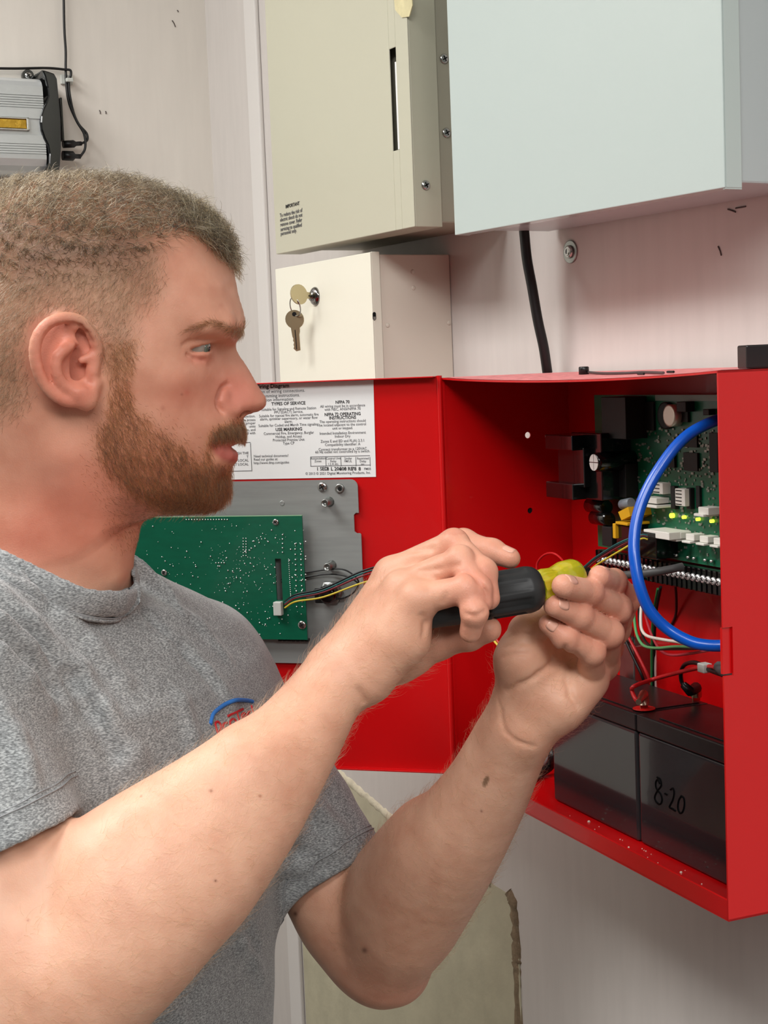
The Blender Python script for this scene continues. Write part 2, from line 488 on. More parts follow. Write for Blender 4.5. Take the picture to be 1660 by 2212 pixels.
kc2 = K2.hit(637, 690, kdep - .002)
t2, h2 = key('key', 'nickel key hanging from the ring below the lock', kc2, np.array([.04, 0, -1.0]), np.array([1.0, -.15, 0]), .0100, .0235, .0085, np.array([0.0, 0, 1.0]))
rc = (h1 + h2) / 2; rr = np.linalg.norm(h1 - h2) / 2 + .0008
ax = nrm(h1 - h2); sd = nrm(np.cross(ax, [0.7, .7, 0.2]))
obj('key_ring', MB().tube([rc + ax * rr * math.cos(a) + sd * rr * .72 * math.sin(a) for a in np.linspace(0, 2 * math.pi * .995, 36)], .0007, 8), M_steel, label='small wire ring joining the two keys', cat='key ring')

# ---- bolt with washer in the wall, under the grey cabinet
bo = WR.hit(1234, 544, 0)
bt = thing('wall_bolt', 'steel bolt and washer in the pink wall below the grey cabinet', 'bolt', bo)
obj('washer', MB().lathe(bo, WR.n, [(0, .0102), (.0012, .0102), (.0014, .0096)], 28), M_zinc, bt)
obj('bolt_head', MB().lathe(bo, WR.n, [(.0013, .006), (.003, .0058), (.0045, .0046), (.0035, .0030), (.0032, .0006)], 20), M_steel, bt)
# ---- black cable from the grey cabinet down behind the red one
cp = [WR.at(*WR.uv(px, py, n_), n_) for px, py, n_ in ((1131, 478, .036), (1133, 500, .036), (1139, 560, .034), (1150, 620, .031), (1162, 690, .027), (1175, 750, .022), (1182, 797, .018))]
zt_ = 1.6 - .0082
cp[-1] = cp[-1] + (cp[-1] - cp[-2]) * ((zt_ - cp[-1][2]) / (cp[-1][2] - cp[-2][2]))
M_cable = mat('black_cable_jacket', rgb(20, 20, 21), 0.42)
ct = thing('power_cable', 'thick black cable hanging from the grey cabinet to the red one', 'cable', cp[0])
obj('jacket', MB().tube(spline(cp, 6), .0046, 14), M_cable, ct)

# ================================================================== device on the end wall
M_alu = mat('anodised_aluminium', rgb(206, 210, 211), 0.36, .45, noise=(200, .03, (.05, 1, 1)))
M_gold = mat('gold_plate', rgb(190, 150, 60), 0.15, 1.0, noise=(24, .35), bump=(20, .4, .004))
M_gloss = mat('gloss_black_plastic', rgb(10, 11, 11), 0.16, coat=.5)
dn = .045
du1 = WL.uv(98, 260, dn)[0]; dv1 = WL.uv(60, 164, dn)[1]; dv0 = WL.uv(60, 374, dn)[1]
dev = thing('amplifier', 'silver ribbed aluminium device with a black end cap on the end wall', 'amplifier', WL.at(du1 - .1, dv0, 0))
H = dv1 - dv0
prof = []
def pv(f): return dv1 - H * f
prof += [(pv(1.0), .006), (pv(1.0), .028), (pv(.97), .036), (pv(.92), .041), (pv(.85), .0445)]
gro = [.80, .775, .75, .725, .70]
for g in gro: prof += [(pv(g + .004), .045), (pv(g + .003), .0433), (pv(g - .003), .0433), (pv(g - .004), .045)]
prof += [(pv(.605), .045), (pv(.60), .0435), (pv(.44), .0435), (pv(.435), .045)]
for g in (.325, .30, .275, .25, .225, .20): prof += [(pv(g + .004), .045), (pv(g + .003), .0433), (pv(g - .003), .0433), (pv(g - .004), .045)]
prof += [(pv(.10), .0445), (pv(.05), .041), (pv(.02), .036), (pv(0), .028), (pv(0), .006)]
obj('housing', MB().prism([WL.at(du1 - .001, v, n) for v, n in prof], [WL.at(du1 - .30, v, n) for v, n in prof]), M_alu, dev)
# end cap: wavy left edge in front of the housing
zs = .1325 / 1.0
capl = [(90, 150), (97, 167), (102, 190), (104, 206), (100, 220), (93, 235), (88, 250), (87, 264), (89, 280), (95, 298), (103, 314), (106, 332), (105, 352), (100, 368), (96, 378)]
capr = [(128, 376), (131, 355), (133, 320), (132, 260), (128, 210), (124, 170), (118, 158), (100, 152)]
cpo = [WL.uv(x, y, .048) for x, y in capl + capr]
obj('end_cap', MB().poly(WL, cpo, .004, .048), M_gloss, dev, bevel=.0022)
obj('end_rib', MB().box(WL, WL.uv(133, 260, .03)[0] - .002, WL.uv(133, 260, .03)[0] + .0012, WL.uv(135, 305, .03)[1], WL.uv(135, 212, .03)[1], .016, .034), M_gloss, dev, bevel=.0008)
obj('foot', MB().box(WL, WL.uv(56, 380, .02)[0], WL.uv(95, 380, .02)[0], WL.uv(70, 389, .03)[1], dv0 + .003, .001, .030), M_gloss, dev, bevel=.002)
f0 = WL.uv(-60, 246, .047); f1 = WL.uv(64, 274, .047)
fr = MB()
fu0, fu1, fv0, fv1 = f0[0], f1[0], pv(.565), pv(.43)
for a, b, c_, d in ((fu0, fu1, fv1 - .0022, fv1), (fu0, fu1, fv0, fv0 + .0022), (fu1 - .0035, fu1, fv0, fv1), (fu0, fu0 + .003, fv0, fv1)):
    fr.box(WL, a, b, c_, d, .0432, .0478)
obj('badge_frame', fr, M_steel, dev, bevel=.0006, label='silver rim of the gold badge')
obj('badge', MB().box(WL, fu0 + .002, fu1 - .003, fv0 + .002, fv1 - .002, .0432, .0462), M_gold, dev, bevel=.001, label='gold badge')
tabc = WL.uv(61, 163, .006)
obj('mounting_tab', MB().poly(WL, [(tabc[0] + .0075 * math.cos(a), tabc[1] + .0075 * math.sin(a)) for a in np.linspace(0, math.pi * 1.2, 12)] + [(tabc[0] + .02, tabc[1] - .006), (tabc[0] + .02, tabc[1] + .003)], 0, .006), M_gloss, dev)
inst('screw', SCREW5, dev, WL.mat(WL.at(tabc[0], tabc[1], .006)))
# cables of the device
def cable(name, label, pts, r, m, cat='cable', plug=None, group=None, n=8):
    t = thing(name, label, cat, pts[0], group)
    obj('jacket', MB().tube(spline(pts, 6), r, n), m, t)
    if plug:
        for a, b, ra, rb in plug:
            a = np.asarray(a); b = np.asarray(b); ax = b - a; L = np.linalg.norm(ax)
            obj('plug', MB().lathe(a, ax, [(0, ra), (L * .3, ra), (L * .42, rb), (L, rb * .95)], 14), M_black, t)
    return t
W_ = lambda px, py, n=.006: WL.at(*WL.uv(px, py, n), n)
cable('signal_cable', 'black cable coming down the end wall into the lower plug of the device', [W_(137, -40), W_(139, 60), W_(142, 110), W_(142, 150), W_(144, 190, .009), W_(150, 225, .012), W_(166, 262, .02), W_(182, 290, .024), W_(184, 320, .026), W_(174, 338, .026)], .0016, M_cable, plug=[(W_(174, 338, .026), W_(135, 336, .026), .003, .0062)])
cable('signal_cable', 'black cable along the top of the silver device, looping to its upper plug', [W_(-40, 147), W_(30, 148), W_(100, 147), W_(138, 150, .008), W_(152, 152, .010), W_(153, 163, .010), W_(149, 175, .010), W_(150, 200, .010), W_(158, 240, .014), W_(170, 268, .02), W_(187, 288, .022), W_(188, 303, .024), W_(176, 310, .024)], .0016, M_cable, plug=[(W_(176, 310, .024), W_(136, 312, .024), .0028, .0048)])
clip = thing('cable_clip', 'small translucent cable clip on the end wall above the plugs', 'clip', W_(148, 172, 0))
cu_, cv_ = WL.uv(147, 173, .008)
M_nylon = mat('white_nylon', rgb(205, 208, 202), 0.4)
obj('pad', MB().box(WL, cu_ - .008, cu_ + .008, cv_ - .0045, cv_ + .0075, 0, .004), M_nylon, clip, bevel=.001)
obj('loop', MB().box(WL, cu_ - .0035, cu_ + .0055, cv_ - .003, cv_ + .002, .004, .0135), M_nylon, clip, bevel=.001)
# ================================================================== the red alarm cabinet
M_red = mat('red_enamel', rgb(200, 7, 12), 0.32, noise=(4, .03), bump=(700, .03, .0004), coat=.15)
M_red_dust = mat('dusty_red_enamel', rgb(226, 140, 140), 0.7, noise=(120, .3), bump=(300, .2, .001))
M_redwire = mat('red_insulation', rgb(196, 30, 34), 0.42)
M_dkhole = M_hole
BD = -.127
bw, bt_, bb = .4100, -.0085, -.3610
cabinet = thing('alarm_cabinet', 'open red metal alarm cabinet on the wall, its door swung out to the left', 'cabinet', BX.at(bw / 2, bb, -.06))
A = BX.at
# left side with two holes
TH = .0014
LS = Plane(A(0, 0), -BX.n)             # inner face of the left side: right = into the depth
def panel_holes(pl, u0, u1, v0, v1, holes, th):
    """a sheet with real round holes: grid strips around square cells holding ringed holes"""
    mb = MB()
    us = sorted({u0, u1} | {h[0] - h[2] * 1.5 for h in holes} | {h[0] + h[2] * 1.5 for h in holes})
    vs = sorted({v0, v1} | {h[1] - h[2] * 1.5 for h in holes} | {h[1] + h[2] * 1.5 for h in holes})
    for i in range(len(us) - 1):
        for j in range(len(vs) - 1):
            cu, cv = (us[i] + us[i + 1]) / 2, (vs[j] + vs[j + 1]) / 2
            hh = [h for h in holes if abs(cu - h[0]) < h[2] * .2 and abs(cv - h[1]) < h[2] * .2]
            if not hh:
                mb.box(pl, us[i], us[i + 1], vs[j], vs[j + 1], -th, 0)
            else:
                h = hh[0]; n = 24; q = h[2] * 1.5
                ri = []; ro = []
                for k in range(n):
                    a = 2 * math.pi * k / n
                    c_, s_ = math.cos(a), math.sin(a); m_ = max(abs(c_), abs(s_))
                    ri.append((h[0] + h[2] * c_, h[1] + h[2] * s_)); ro.append((h[0] + q * c_ / m_, h[1] + q * s_ / m_))
                for k in range(n):
                    l = (k + 1) % n
                    mb.hexa(pl.at(*ri[k]), pl.at(*ro[k]), pl.at(*ro[l]), pl.at(*ri[l]), pl.at(*ri[k], -th), pl.at(*ro[k], -th), pl.at(*ro[l], -th), pl.at(*ri[l], -th))
    return mb
h1_ = LS.uv(1141, 940); h2_ = LS.uv(1146, 1103)
obj('left_side', panel_holes(LS, 0, -BD, bb, bt_, [(h1_[0], h1_[1], .0028), (h2_[0], h2_[1], .0026)], TH), M_red, cabinet)
obj('hole_dark_disc', MB().lathe(LS.at(h2_[0], h2_[1], -.0030), LS.n, [(0, .0031), (.0016, .0031)], 20), M_hole, cabinet, label='black disc added to keep the lower round hole dark')  # black disc stands in for the darkness inside the hole
# back
obj('back', MB().box(BX, 0, bw, bb, bt_, BD, BD + TH), M_red, cabinet)
# right side (seen from outside) with the notch for the door latch in its front edge
RS = Plane(A(bw, 0), -BX.n)           # u = depth behind the mouth
n0 = RS.uv(1565, 1356); n1 = RS.uv(1588, 1458)
RSo = Plane(A(bw, 0) - BX.r * 0, -BX.n)
sd = MB()
nd, nt0, nt1 = .0072, n0[1], n1[1]
for a, b, c_, d in ((0, -BD, bb, nt1), (nd, -BD, nt1, nt0), (0, -BD, nt0, bt_)):
    sd.box(RSo, a, b, c_, d, -.0014, 0)
obj('right_side', sd, M_red, cabinet)
obj('latch_tongue', MB().box(BX, bw - .004, bw - .0016, nt1 + .001, nt0 - .0005, -.0085, -.0005), M_red, cabinet)
obj('latch_slot', MB().box(RSo, nd - .0002, nd + .0004, nt1, nt0, -.0012, .0003), M_red, cabinet)
# top sheet, sagging a little at its front edge, dusty above
tp = MB(); NS = 16
def sag(f): return -.0042 * math.sin(math.pi * f) ** .8
for i in range(NS):
    f0_, f1_ = i / NS, (i + 1) / NS
    a, b = bw * f0_, bw * f1_
    z0, z1 = bt_ + sag(f0_), bt_ + sag(f1_)
    tp.hexa(A(a, z0 - TH, 0), A(b, z1 - TH, 0), A(b, z1, 0), A(a, z0, 0), A(a, bt_ - TH, BD), A(b, bt_ - TH, BD), A(b, bt_, BD), A(a, bt_, BD))
obj('top_sheet', tp, M_red, cabinet)
dt = MB()
for i in range(NS):
    f0_, f1_ = i / NS, (i + 1) / NS
    a, b = bw * f0_, bw * f1_
    k = 1 - .01
    z0, z1 = bt_ + sag(f0_), bt_ + sag(f1_)
    dt.add([A(a, z0 + .0003, -.003), A(b, z1 + .0003, -.003), A(b, bt_ + .0003, BD), A(a, bt_ + .0003, BD)], [(0, 1, 2, 3)])
obj('dust', dt, M_red_dust, cabinet, kind='stuff', label='pale dust lying on the red top')
# bottom sheet with raised front lip
obj('bottom_sheet', MB().box(BX, 0, bw, bb, bb + TH, BD, 0), M_red, cabinet)
obj('front_lip', MB().box(BX, 0, bw - .0005, bb, bb + .0142, -.0016, 0), M_red, cabinet, bevel=.0007)
obj('left_flange', MB().box(BX, -.0004, .0011, bb, bt_ - .0008, -.003, .0004), M_red, cabinet)
# dirt on the bottom
dr = random.Random(9); db = MB()
for i in range(70):
    u = .14 + .25 * dr.random(); n_ = -.003 - .028 * dr.random(); s_ = .0004 + .0011 * dr.random() ** 3
    db.lathe(A(u, bb + TH, n_), (0, 0, 1), [(0, s_), (s_ * .8, s_ * .6)], 6)
obj('crumbs', db, mat('plaster_crumbs', rgb(225, 205, 190), .9), cabinet, kind='stuff', label='pale crumbs on the cabinet floor')

# ---- door
dl, dtop, dbot = -.413, -.0068, -.3575
dm = MB().box(DR, dl, -.0035, dbot, dtop, -.0013, 0)
obj('door', dm, M_red, cabinet, label='red door seen from its inner side')
door = bpy.data.objects['door.001'] if 'door.001' in bpy.data.objects else bpy.data.objects['door']
for nm, q in (('top_lip', (dl, -.0045, dtop - .0012, dtop, 0, .0105)), ('bottom_lip', (dl, -.0035, dbot, dbot + .0013, 0, .0085)), ('side_lip', (dl, dl + .0013, dbot, dtop, 0, .0105))):
    o = obj(nm, MB().box(DR, *q), M_red, door, bevel=.0004)
hg = [DR.at(-.0012, v, .0012) for v in (dtop + .0003, dbot)]
obj('hinge', MB().tube(hg, .0024, 12), M_red, cabinet)

# ---- the paper stuck inside the door
pu1, pv0 = DR.uv(813, 1030); pv1 = dtop - .0014; pu0 = -.300
sheet = thing('instruction_sheet', 'white printed wiring sheet stuck inside the red door', 'paper sign', DR.at((pu0 + pu1) / 2, pv0, 0))
pa = MB().prism([DR.at(*q, .0006) for q in ((pu0, pv0), (pu1, pv0), (pu1 + .0012, pv1), (pu0, pv1))], [DR.at(*q, .0001) for q in ((pu0, pv0), (pu1, pv0), (pu1 + .0012, pv1), (pu0, pv1))])
obj('sheet', pa, M_paper, sheet)
def tl_(words, px, py, h, al='CENTER', bold=False, wd=1.0):
    u, v = DR.uv(px, py)
    text(words, DR, u, v, h * (.95 if bold else .86), M_inkb if bold else M_ink, sheet, al, off=.0008, bold=.00009 if bold else .00002, width=wd)
tl_('Wiring Diagram', 626, 836.8, .0056, 'RIGHT', True, 1.0)
tl_('Location of wiring connections.', 660, 846, .0048, 'RIGHT')
tl_('Programming instructions.', 649, 856, .0048, 'RIGHT')
tl_('Application information', 635, 865, .0048, 'RIGHT')
tl_('TYPES OF SERVICE', 624, 874.6, .0042, 'CENTER', True)
for y, t in ((885.5, 'Suitable for Signaling and Remote Station'), (892.4, 'PPU (DACT) Service.'), (899.4, 'Suitable for manual fire alarm, automatic fire'), (906.2, 'alarm, sprinkler supervisory, or water flow'), (913, 'alarm.'), (920.5, 'Suitable for Coded and March Time signaling.'),
             (938, 'Commercial Fire, Emergency, Burglar'), (945.3, 'Holdup, and Access'), (952.6, 'Protected Premise Unit'), (959.8, 'Type CP')):
    tl_(t, 624.5, y, .0040, wd=.92)
tl_('USE MARKING', 625, 930.2, .0042, 'CENTER', True)
for y, t, b in ((871.6, 'NFPA 70', True), (879.2, 'All wiring must be in accordance', False), (886.2, 'with NEC, ANSI/NFPA 70', False), (897.6, 'NFPA 72 OPERATING', True), (905.2, 'INSTRUCTIONS', True), (912.4, 'The operating instructions should', False), (919.8, 'be located adjacent to the control', False), (927.2, 'unit or keypad.', False), (937.8, 'Intended Installation Environment', False), (944.8, 'Indoor Dry', False), (955, 'Zones E and ED and FL(A) 2.3.1', False), (962.5, 'Compatibility identifier: A', False), (972.4, 'Connect transformer to a 120VAC', False), (978, '60 Hz outlet not controlled by a switch.', False)):
    tl_(t, 741, y, .0041 if b else .0040, 'CENTER', b, wd=.92)
for y, t in ((988, 'Need technical documents?'), (995, 'Read our guides at:'), (1002.5, 'http://www.dmp.com/guides')):
    tl_(t, 549, y, .0038, 'LEFT', wd=.92)
for y, t in ((981, 'SH THE'), (989, 'T'), (996.5, 'LOCAL'), (1005, 'AT LOCAL')):
    tl_(t, 538, y, .0038, 'RIGHT')
for y, t in ((901, 'connection.'), (909, 'the access'), (916, 'proper'), (923, 'units'), (930.5, 'system, and'), (937.5, 'used with')):
    tl_(t, 553, y, .0038, 'RIGHT')
tb = MB()
def ln(x0, y0, x1, y1, w=.00022):
    a = DR.uv(x0, y0); b = DR.uv(x1, y1)
    if abs(x1 - x0) > abs(y1 - y0): tb.box(DR, min(a[0], b[0]), max(a[0], b[0]), a[1] - w, a[1] + w, .0006, .0008)
    else: tb.box(DR, a[0] - w, a[0] + w, min(a[1], b[1]), max(a[1], b[1]), .0006, .0008)
for y in (987, 1007): ln(671.5, y, 800, y)
for x in (671.5, 704.5, 737, 769.5, 800): ln(x, 987, x, 1007)
obj('table_rule', tb, M_ink, sheet)
tb = MB()
ln(480, 957, 542, 957); ln(542, 957, 544, 1018); ln(480, 1018, 544, 1018)
obj('box_rule', tb, M_ink, sheet)
for x, ws in ((688, ('Annunciation', 'Zones')), (721, ('Control Unit', 'Relay', '1.2 A etc.')), (753, ('Similar', 'FM/UL')), (785, ('Restricted', 'Delay', 'sec.'))):
    for k, t in enumerate(ws): tl_(t, x, 992.3 + 6 * k, .0034, wd=.9)
for x, t in ((697, '1 SED'), (713, '8 1'), (727, 'L 206'), (742, '808'), (754, '0 RE'), (766, '78'), (778, '8')):
    tl_(t, x, 1016, .0046, 'CENTER', True)
tl_('FM05', 795, 1015, .0034)
tl_('\u00a9 2013 \u00a9 2021 Digital Monitoring Products, Inc.', 802, 1023, .0038, 'RIGHT', wd=.95)

# ---- keypad plate and its circuit board on the door
M_pcb = mat('green_circuit_board', rgb(2, 92, 66), 0.38, noise=(60, .12, (.2, 3, 3)), coat=.2)
M_solder = mat('solder', rgb(215, 218, 216), 0.25, 1.0)
M_pcb_edge = mat('circuit_board_edge', rgb(150, 190, 150), 0.5)
kp = thing('keypad_assembly', 'grey metal plate with a green circuit board on the door', 'circuit board', DR.at(-.15, -.27, 0))
q = DR.uv
x1u = q(784, 1200)[0]; yt = q(700, 1036)[1]; yb = q(700, 1432)[1]; xl = q(283, 1200)[0]
nt = q(770, 1107)[1]; nb_ = q(770, 1151)[1]; nx = q(768, 1130)[0]; r_ = .004
R9 = .0065
pl_ = [(xl, yb), (x1u, yb), (x1u + .0004, nb_ - .001), (x1u - .0008, nb_), (nx + .002, nb_), (nx, nb_ + .0018), (nx, nt - .0018), (nx + .002, nt), (x1u - .001, nt), (x1u - .001, yt - R9)]
pl_ += [(x1u - .001 - R9 + R9 * math.cos(a), yt - R9 + R9 * math.sin(a)) for a in np.linspace(.25, math.pi / 2, 6)] + [(xl, yt)]
M_plate = mat('galvanised_plate', rgb(158, 162, 160), 0.4, .35, noise=(40, .10, (.4, 1, 5)), bump=(260, .08, .0006, (.05, 1, 1)))
obj('plate', MB().poly(DR, pl_, .002, .0034), M_plate, kp)
bx0, by0 = q(290, 1150); bx1, by1 = q(668, 1376)
b_l = q(290, 1150)[0]; b_r = q(668, 1240)[0]; b_t = q(600, 1112)[1]; b_b = q(600, 1376)[1]
sx0 = q(606, 1240)[0]; sx1 = q(619, 1240)[0]; sy0 = q(612, 1292)[1]; sy1 = q(612, 1203)[1]
bl_n = q(306, 1215)[0]; nvv = q(300, 1219)[1]
brd = MB()
N0, N1 = .0105, .0121
for a, b, c_, d in ((bl_n, sx0, b_b, nvv), (b_l, sx0, nvv, b_t), (sx1, b_r, b_b, b_t), (sx0, sx1, b_b, sy0), (sx0, sx1, sy1, b_t)):
    brd.box(DR, a, b, c_, d, N0, N1)
obj('board', brd, M_pcb, kp)
obj('board_edge', MB().box(DR, b_l, b_r, b_t, b_t + .0006, N0, N1), M_pcb_edge, kp)
for px, py in ((596, 1128), (355, 1237), (653, 1350)):
    inst('screw', SCREW3 if px != 653 else SCREW4, kp, DR.mat(DR.hit(px, py, N1)))
    obj('spacer', MB().lathe(DR.hit(px, py, .0034), DR.n, [(0, .003), (N0 - .0034, .003)], 12), M_zinc, kp)
inst('screw', SCREW5, kp, DR.mat(DR.hit(697, 1052, .0036)))
nutc = DR.hit(735, 1055, .0034)
obj('insert_nut', MB().lathe(nutc, DR.n, [(0, .0042), (.002, .0042), (.0022, .0030), (.0012, .0016), (.0011, .0005)], 20), M_zinc, kp)
obj('insert_nut', MB().lathe(DR.hit(735, 1056, .0034), DR.n, [(.0019, .0016), (.0023, .0014)], 14), M_hole, kp, label='dark bore of the nut')
for px, py in ((712, 1084), (717, 1221)):
    a = DR.hit(px, py, .0034)
    obj('standoff', MB().lathe(a, DR.n, [(0, .0046), (.0012, .0036), (.013, .0034), (.0134, .0028), (.0085, .0024), (.0084, .0006)], 18), M_zinc, kp)
obj('dimple', MB().lathe(DR.hit(610, 1087, .0030), DR.n, [(0, .0026), (.0006, .0024), (.0008, .0018), (.0005, .001)], 18), M_plate, kp)
# cam lock in the plate
lc = DR.hit(716, 1280, .0034)
obj('lock_nut', MB().lathe(lc, DR.n, [(0, .0118), (.0035, .0115), (.0036, .0080)], 6), M_zinc, kp)
obj('lock_barrel', MB().lathe(lc, DR.n, [(.002, .0085), (.013, .0082), (.0145, .006), (.0146, .001)], 22), M_gloss, kp)
obj('lock_cam', MB().box(DR, q(690, 1270)[0], q(722, 1270)[0], q(700, 1298)[1], q(700, 1266)[1], .012, .0145), M_black, kp, bevel=.0012)
# solder joints: rows and scattered
so = MB(); sr = random.Random(21)
def dot(px, py, r):
    p = DR.hit(px, py, N1); so.lathe(p, DR.n, [(0, r), (r * .6, r * .75), (r * .95, r * .2)], 6)
for k in range(16): dot(403 + 5.9 * k, 1122.5, .00085)
for r in range(13):
    for x in (638, 650): dot(x + r * .3, 1175 + r * 11.3, .0010)
for r in range(20): dot(624 + r * .25, 1208 + r * 4.4, .0006)
for r in range(7):
    for x in (526, 532): dot(x, 1163 + r * 6.2, .00075)
for k in range(4): dot(467 + 6 * k, 1216, .0009)
for r in range(5): dot(611, 1155 + 9.5 * r, .0009)
for y in (1170, 1202, 1208, 1241, 1253, 1284): dot(661, y, .0010)
for k in range(340):
    x = sr.uniform(310, 660); y = sr.uniform(1128, 1372)
    if sr.random() < .45: x = 500 + sr.gauss(45, 50)
    if sr.random() < .35: y = sr.gauss(1230, 35)
    if 600 < x < 623 and 1195 < y < 1300 or not (306 < x < 662 and 1126 < y < 1372): continue
    dot(x, y, sr.choice((.0003, .0004, .0004, .0005, .0007, .0009)))
obj('solder_joints', so, M_solder, kp, kind='stuff', label='tiny bright solder joints')
obj('connector', MB().box(DR, q(606, 1308)[0], q(623, 1308)[0], q(612, 1323)[1], q(612, 1294)[1], N1, N1 + .0065), M_nylon, kp, bevel=.0007, label='white plug with the thin wires')
ph = MB()
for k in range(7): ph.box(DR, q(609 + 9.6 * k, 1376)[0], q(616 + 9.6 * k, 1376)[0], q(612, 1381)[1], q(612, 1376)[1], .004, N0 - .001)
obj('pin_header', ph, M_black, kp)

# thin wires from that plug across the hinge to the main board
Wn = lambda px, py, Y: P(px, py, Y)
def dY(px, py, n): return DR.hit(px, py, n)[1]
wire_cols = [('thin_wire', 'thin teal wire of the bundle crossing from the door board', rgb(20, 84, 84), 1303, 1236, 1188, 1156),
             ('thin_wire', 'thin dark red wire of the bundle crossing from the door board', rgb(112, 22, 34), 1306, 1242, 1196, 1158),
             ('thin_wire', 'thin yellow wire of the bundle crossing from the door board', rgb(206, 186, 54), 1313, 1257, 1206, 1164),
             ('thin_wire', 'thin black wire of the bundle crossing from the door board', rgb(18, 18, 20), 1299, 1231, 1192, 1160)]
PCBN = -.100
for nm, lb, cc, y0, y1, y2, y3 in wire_cols:
    pts = [DR.hit(616, y0, N1 + .006), DR.hit(640, y0 - 8 + (y1 - y0) * .1, N1 + .012), DR.hit(700, y0 + (y1 - y0) * .42, .022), DR.hit(790, y1, .022),
           DR.hit(880, y1 - 18, .02), BX.hit(975, 1222, .018), BX.hit(1100, 1240, -.015), BX.hit(1230, y2 + 52, -.055), BX.hit(1290, y2 + 14, -.06), BX.hit(1340, y2 - 16, -.062), BX.hit(1385, y3, -.072), BX.hit(1400, y3 + 1, -.076)]
    cable(nm, lb, pts, .00085, mat('insulation_' + lb.split()[1], cc, .4), cat='wire', group='thin wires between the two boards', n=7)
for k, (y0, y1, dx) in enumerate(((1237, 1232, 0), (1247, 1245, 3))):
    pts = [DR.hit(608, 1252 + 5 * k, .007), DR.hit(640, y0 + 6, .007), DR.hit(700, y0 - 6, .009), DR.hit(745, y1 - 1, .012), DR.hit(775, 1256 + 6 * k, .012), DR.hit(762, 1282, .010), DR.hit(735, 1294 - 2 * k, .010), DR.hit(712, 1290, .012)]
    cable('speaker_wire', 'thin black wire looping around the cam lock' + (', upper one' if k == 0 else ', lower one'), pts, .0007, M_cable, cat='wire', n=6)

# ================================================================== main board inside
M_pcb2 = mat('main_board_green', rgb(12, 96, 66), 0.35, noise=(70, .22, (1, 1, 1)), coat=.15)
M_chip = mat('chip_epoxy', rgb(18, 18, 19), .55)
M_yellow = mat('yellow_tape', rgb(214, 160, 20), .5)
M_whitec = mat('white_connector_nylon', rgb(232, 230, 222), .45)
M_led = mat('led_lens', rgb(200, 230, 40), .3)
le = M_led.node_tree.nodes['Principled BSDF']; le.inputs['Emission Color'].default_value = (.75, 1.0, .05, 1); le.inputs['Emission Strength'].default_value = 2.2
mbd = thing('main_board', 'green main circuit board with white connectors inside the red cabinet', 'circuit board', BX.at(.2, -.15, PCBN))
pcu0 = BX.uv(1288, 1000, PCBN)[0]; pcv0 = BX.uv(1500, 1216, PCBN)[1]; pcv1 = BX.uv(1450, 853, PCBN)[1]
obj('board', MB().box(BX, pcu0, .36, pcv0, pcv1, PCBN - .0016, PCBN), M_pcb2, mbd)
stand = MB()
obj('board_rail', MB().box(BX, BX.uv(1417, 860, PCBN)[0], .36, pcv1 - .0045, pcv1, PCBN, PCBN + .0004), mat('bare_board_rim', rgb(130, 150, 140), .4), mbd, label='pale rim along the board top')
for u in (pcu0 + .008, .34):
    for v in (pcv0 + .008, pcv1 - .008):
        obj('standoff', MB().lathe(BX.at(u, v, BD + .001), BX.n, [(0, .003), (PCBN - BD - .0026, .003)], 10), M_zinc, mbd)
def comp(name, x0, y0, x1, y1, hgt, m, label=None, bevel=.0005, n0=PCBN, par=None):
    """part standing on the board, outlined at its front face"""
    xm, ym = (x0 + x1) / 2, (y0 + y1) / 2
    N = n0 + hgt
    u0 = BX.uv(x0, ym, N)[0]; u1 = BX.uv(x1, ym, N)[0]; v0 = BX.uv(xm, y1, N)[1]; v1 = BX.uv(xm, y0, N)[1]
    return obj(name, MB().box(BX, u0, u1, v0, v1, n0, N), m, par or mbd, label=label, bevel=bevel)
# power section at the board's left end: bracket, relays, coils
for (x0, y0, x1, y1, h) in ((1178, 940, 1236, 972, .040), (1180, 1043, 1238, 1077, .040), (1206, 966, 1262, 1050, .034), (1236, 935, 1300, 1078, .028)):
    comp('heat_sink_wall', x0, y0, x1, y1, h, M_gloss, bevel=.0008)
def cyl(name, px, py, r, n0, h, m, label=None, par=None):
    return obj(name, MB().lathe(BX.hit(px, py, n0 + h) - BX.n * h, BX.n, [(0, r), (h * .94, r), (h * .99, r * .9), (h, r * .82)], 20), m, par or mbd, label=label)
def hcyl(name, x0, y0, x1, y1, r, N, m, label=None):
    a = BX.hit(x0, y0, N); b = BX.hit(x1, y1, N); ax = b - a; L = np.linalg.norm(ax)
    return obj(name, MB().lathe(a, ax, [(0, r * .8), (L * .03, r), (L * .93, r), (L * .95, r * .93), (L, r * .9)], 18), m, mbd, label=label)
cap = cyl('capacitor', 1284, 999, .0078, PCBN, .036, M_gloss, 'round black capacitor with a silver top')
ctop = BX.hit(1284, 999, PCBN + .0362)
vent = MB()
for k in range(4):
    a0 = k * math.pi / 2 + .06; aa = np.linspace(a0, a0 + math.pi / 2 - .12, 7)
    cc_ = [ctop + BX.r * .0005 * math.cos(a0 + .7) + BX.u * .0005 * math.sin(a0 + .7)] + [ctop + (BX.r * math.cos(a) + BX.u * math.sin(a)) * .0066 for a in aa]
    vent.prism([p + BX.n * .0005 for p in cc_], [p for p in cc_])
obj('capacitor_vent', vent, mat('bare_aluminium', rgb(226, 226, 222), .4, .3), mbd)
hcyl('capacitor', 1274, 1091, 1312, 1096, .0062, PCBN + .014, M_gloss)
hcyl('capacitor', 1284, 1117, 1318, 1122, .0060, PCBN + .014, M_gloss)
hcyl('capacitor', 1345, 1090, 1365, 1086, .0042, PCBN + .014, mat('grey_sleeve', rgb(120, 126, 134), .4))
bl_ = [BX.uv(x, y, PCBN + .02) for x, y in ((1336, 1106), (1358, 1095), (1362, 1115), (1343, 1124))]
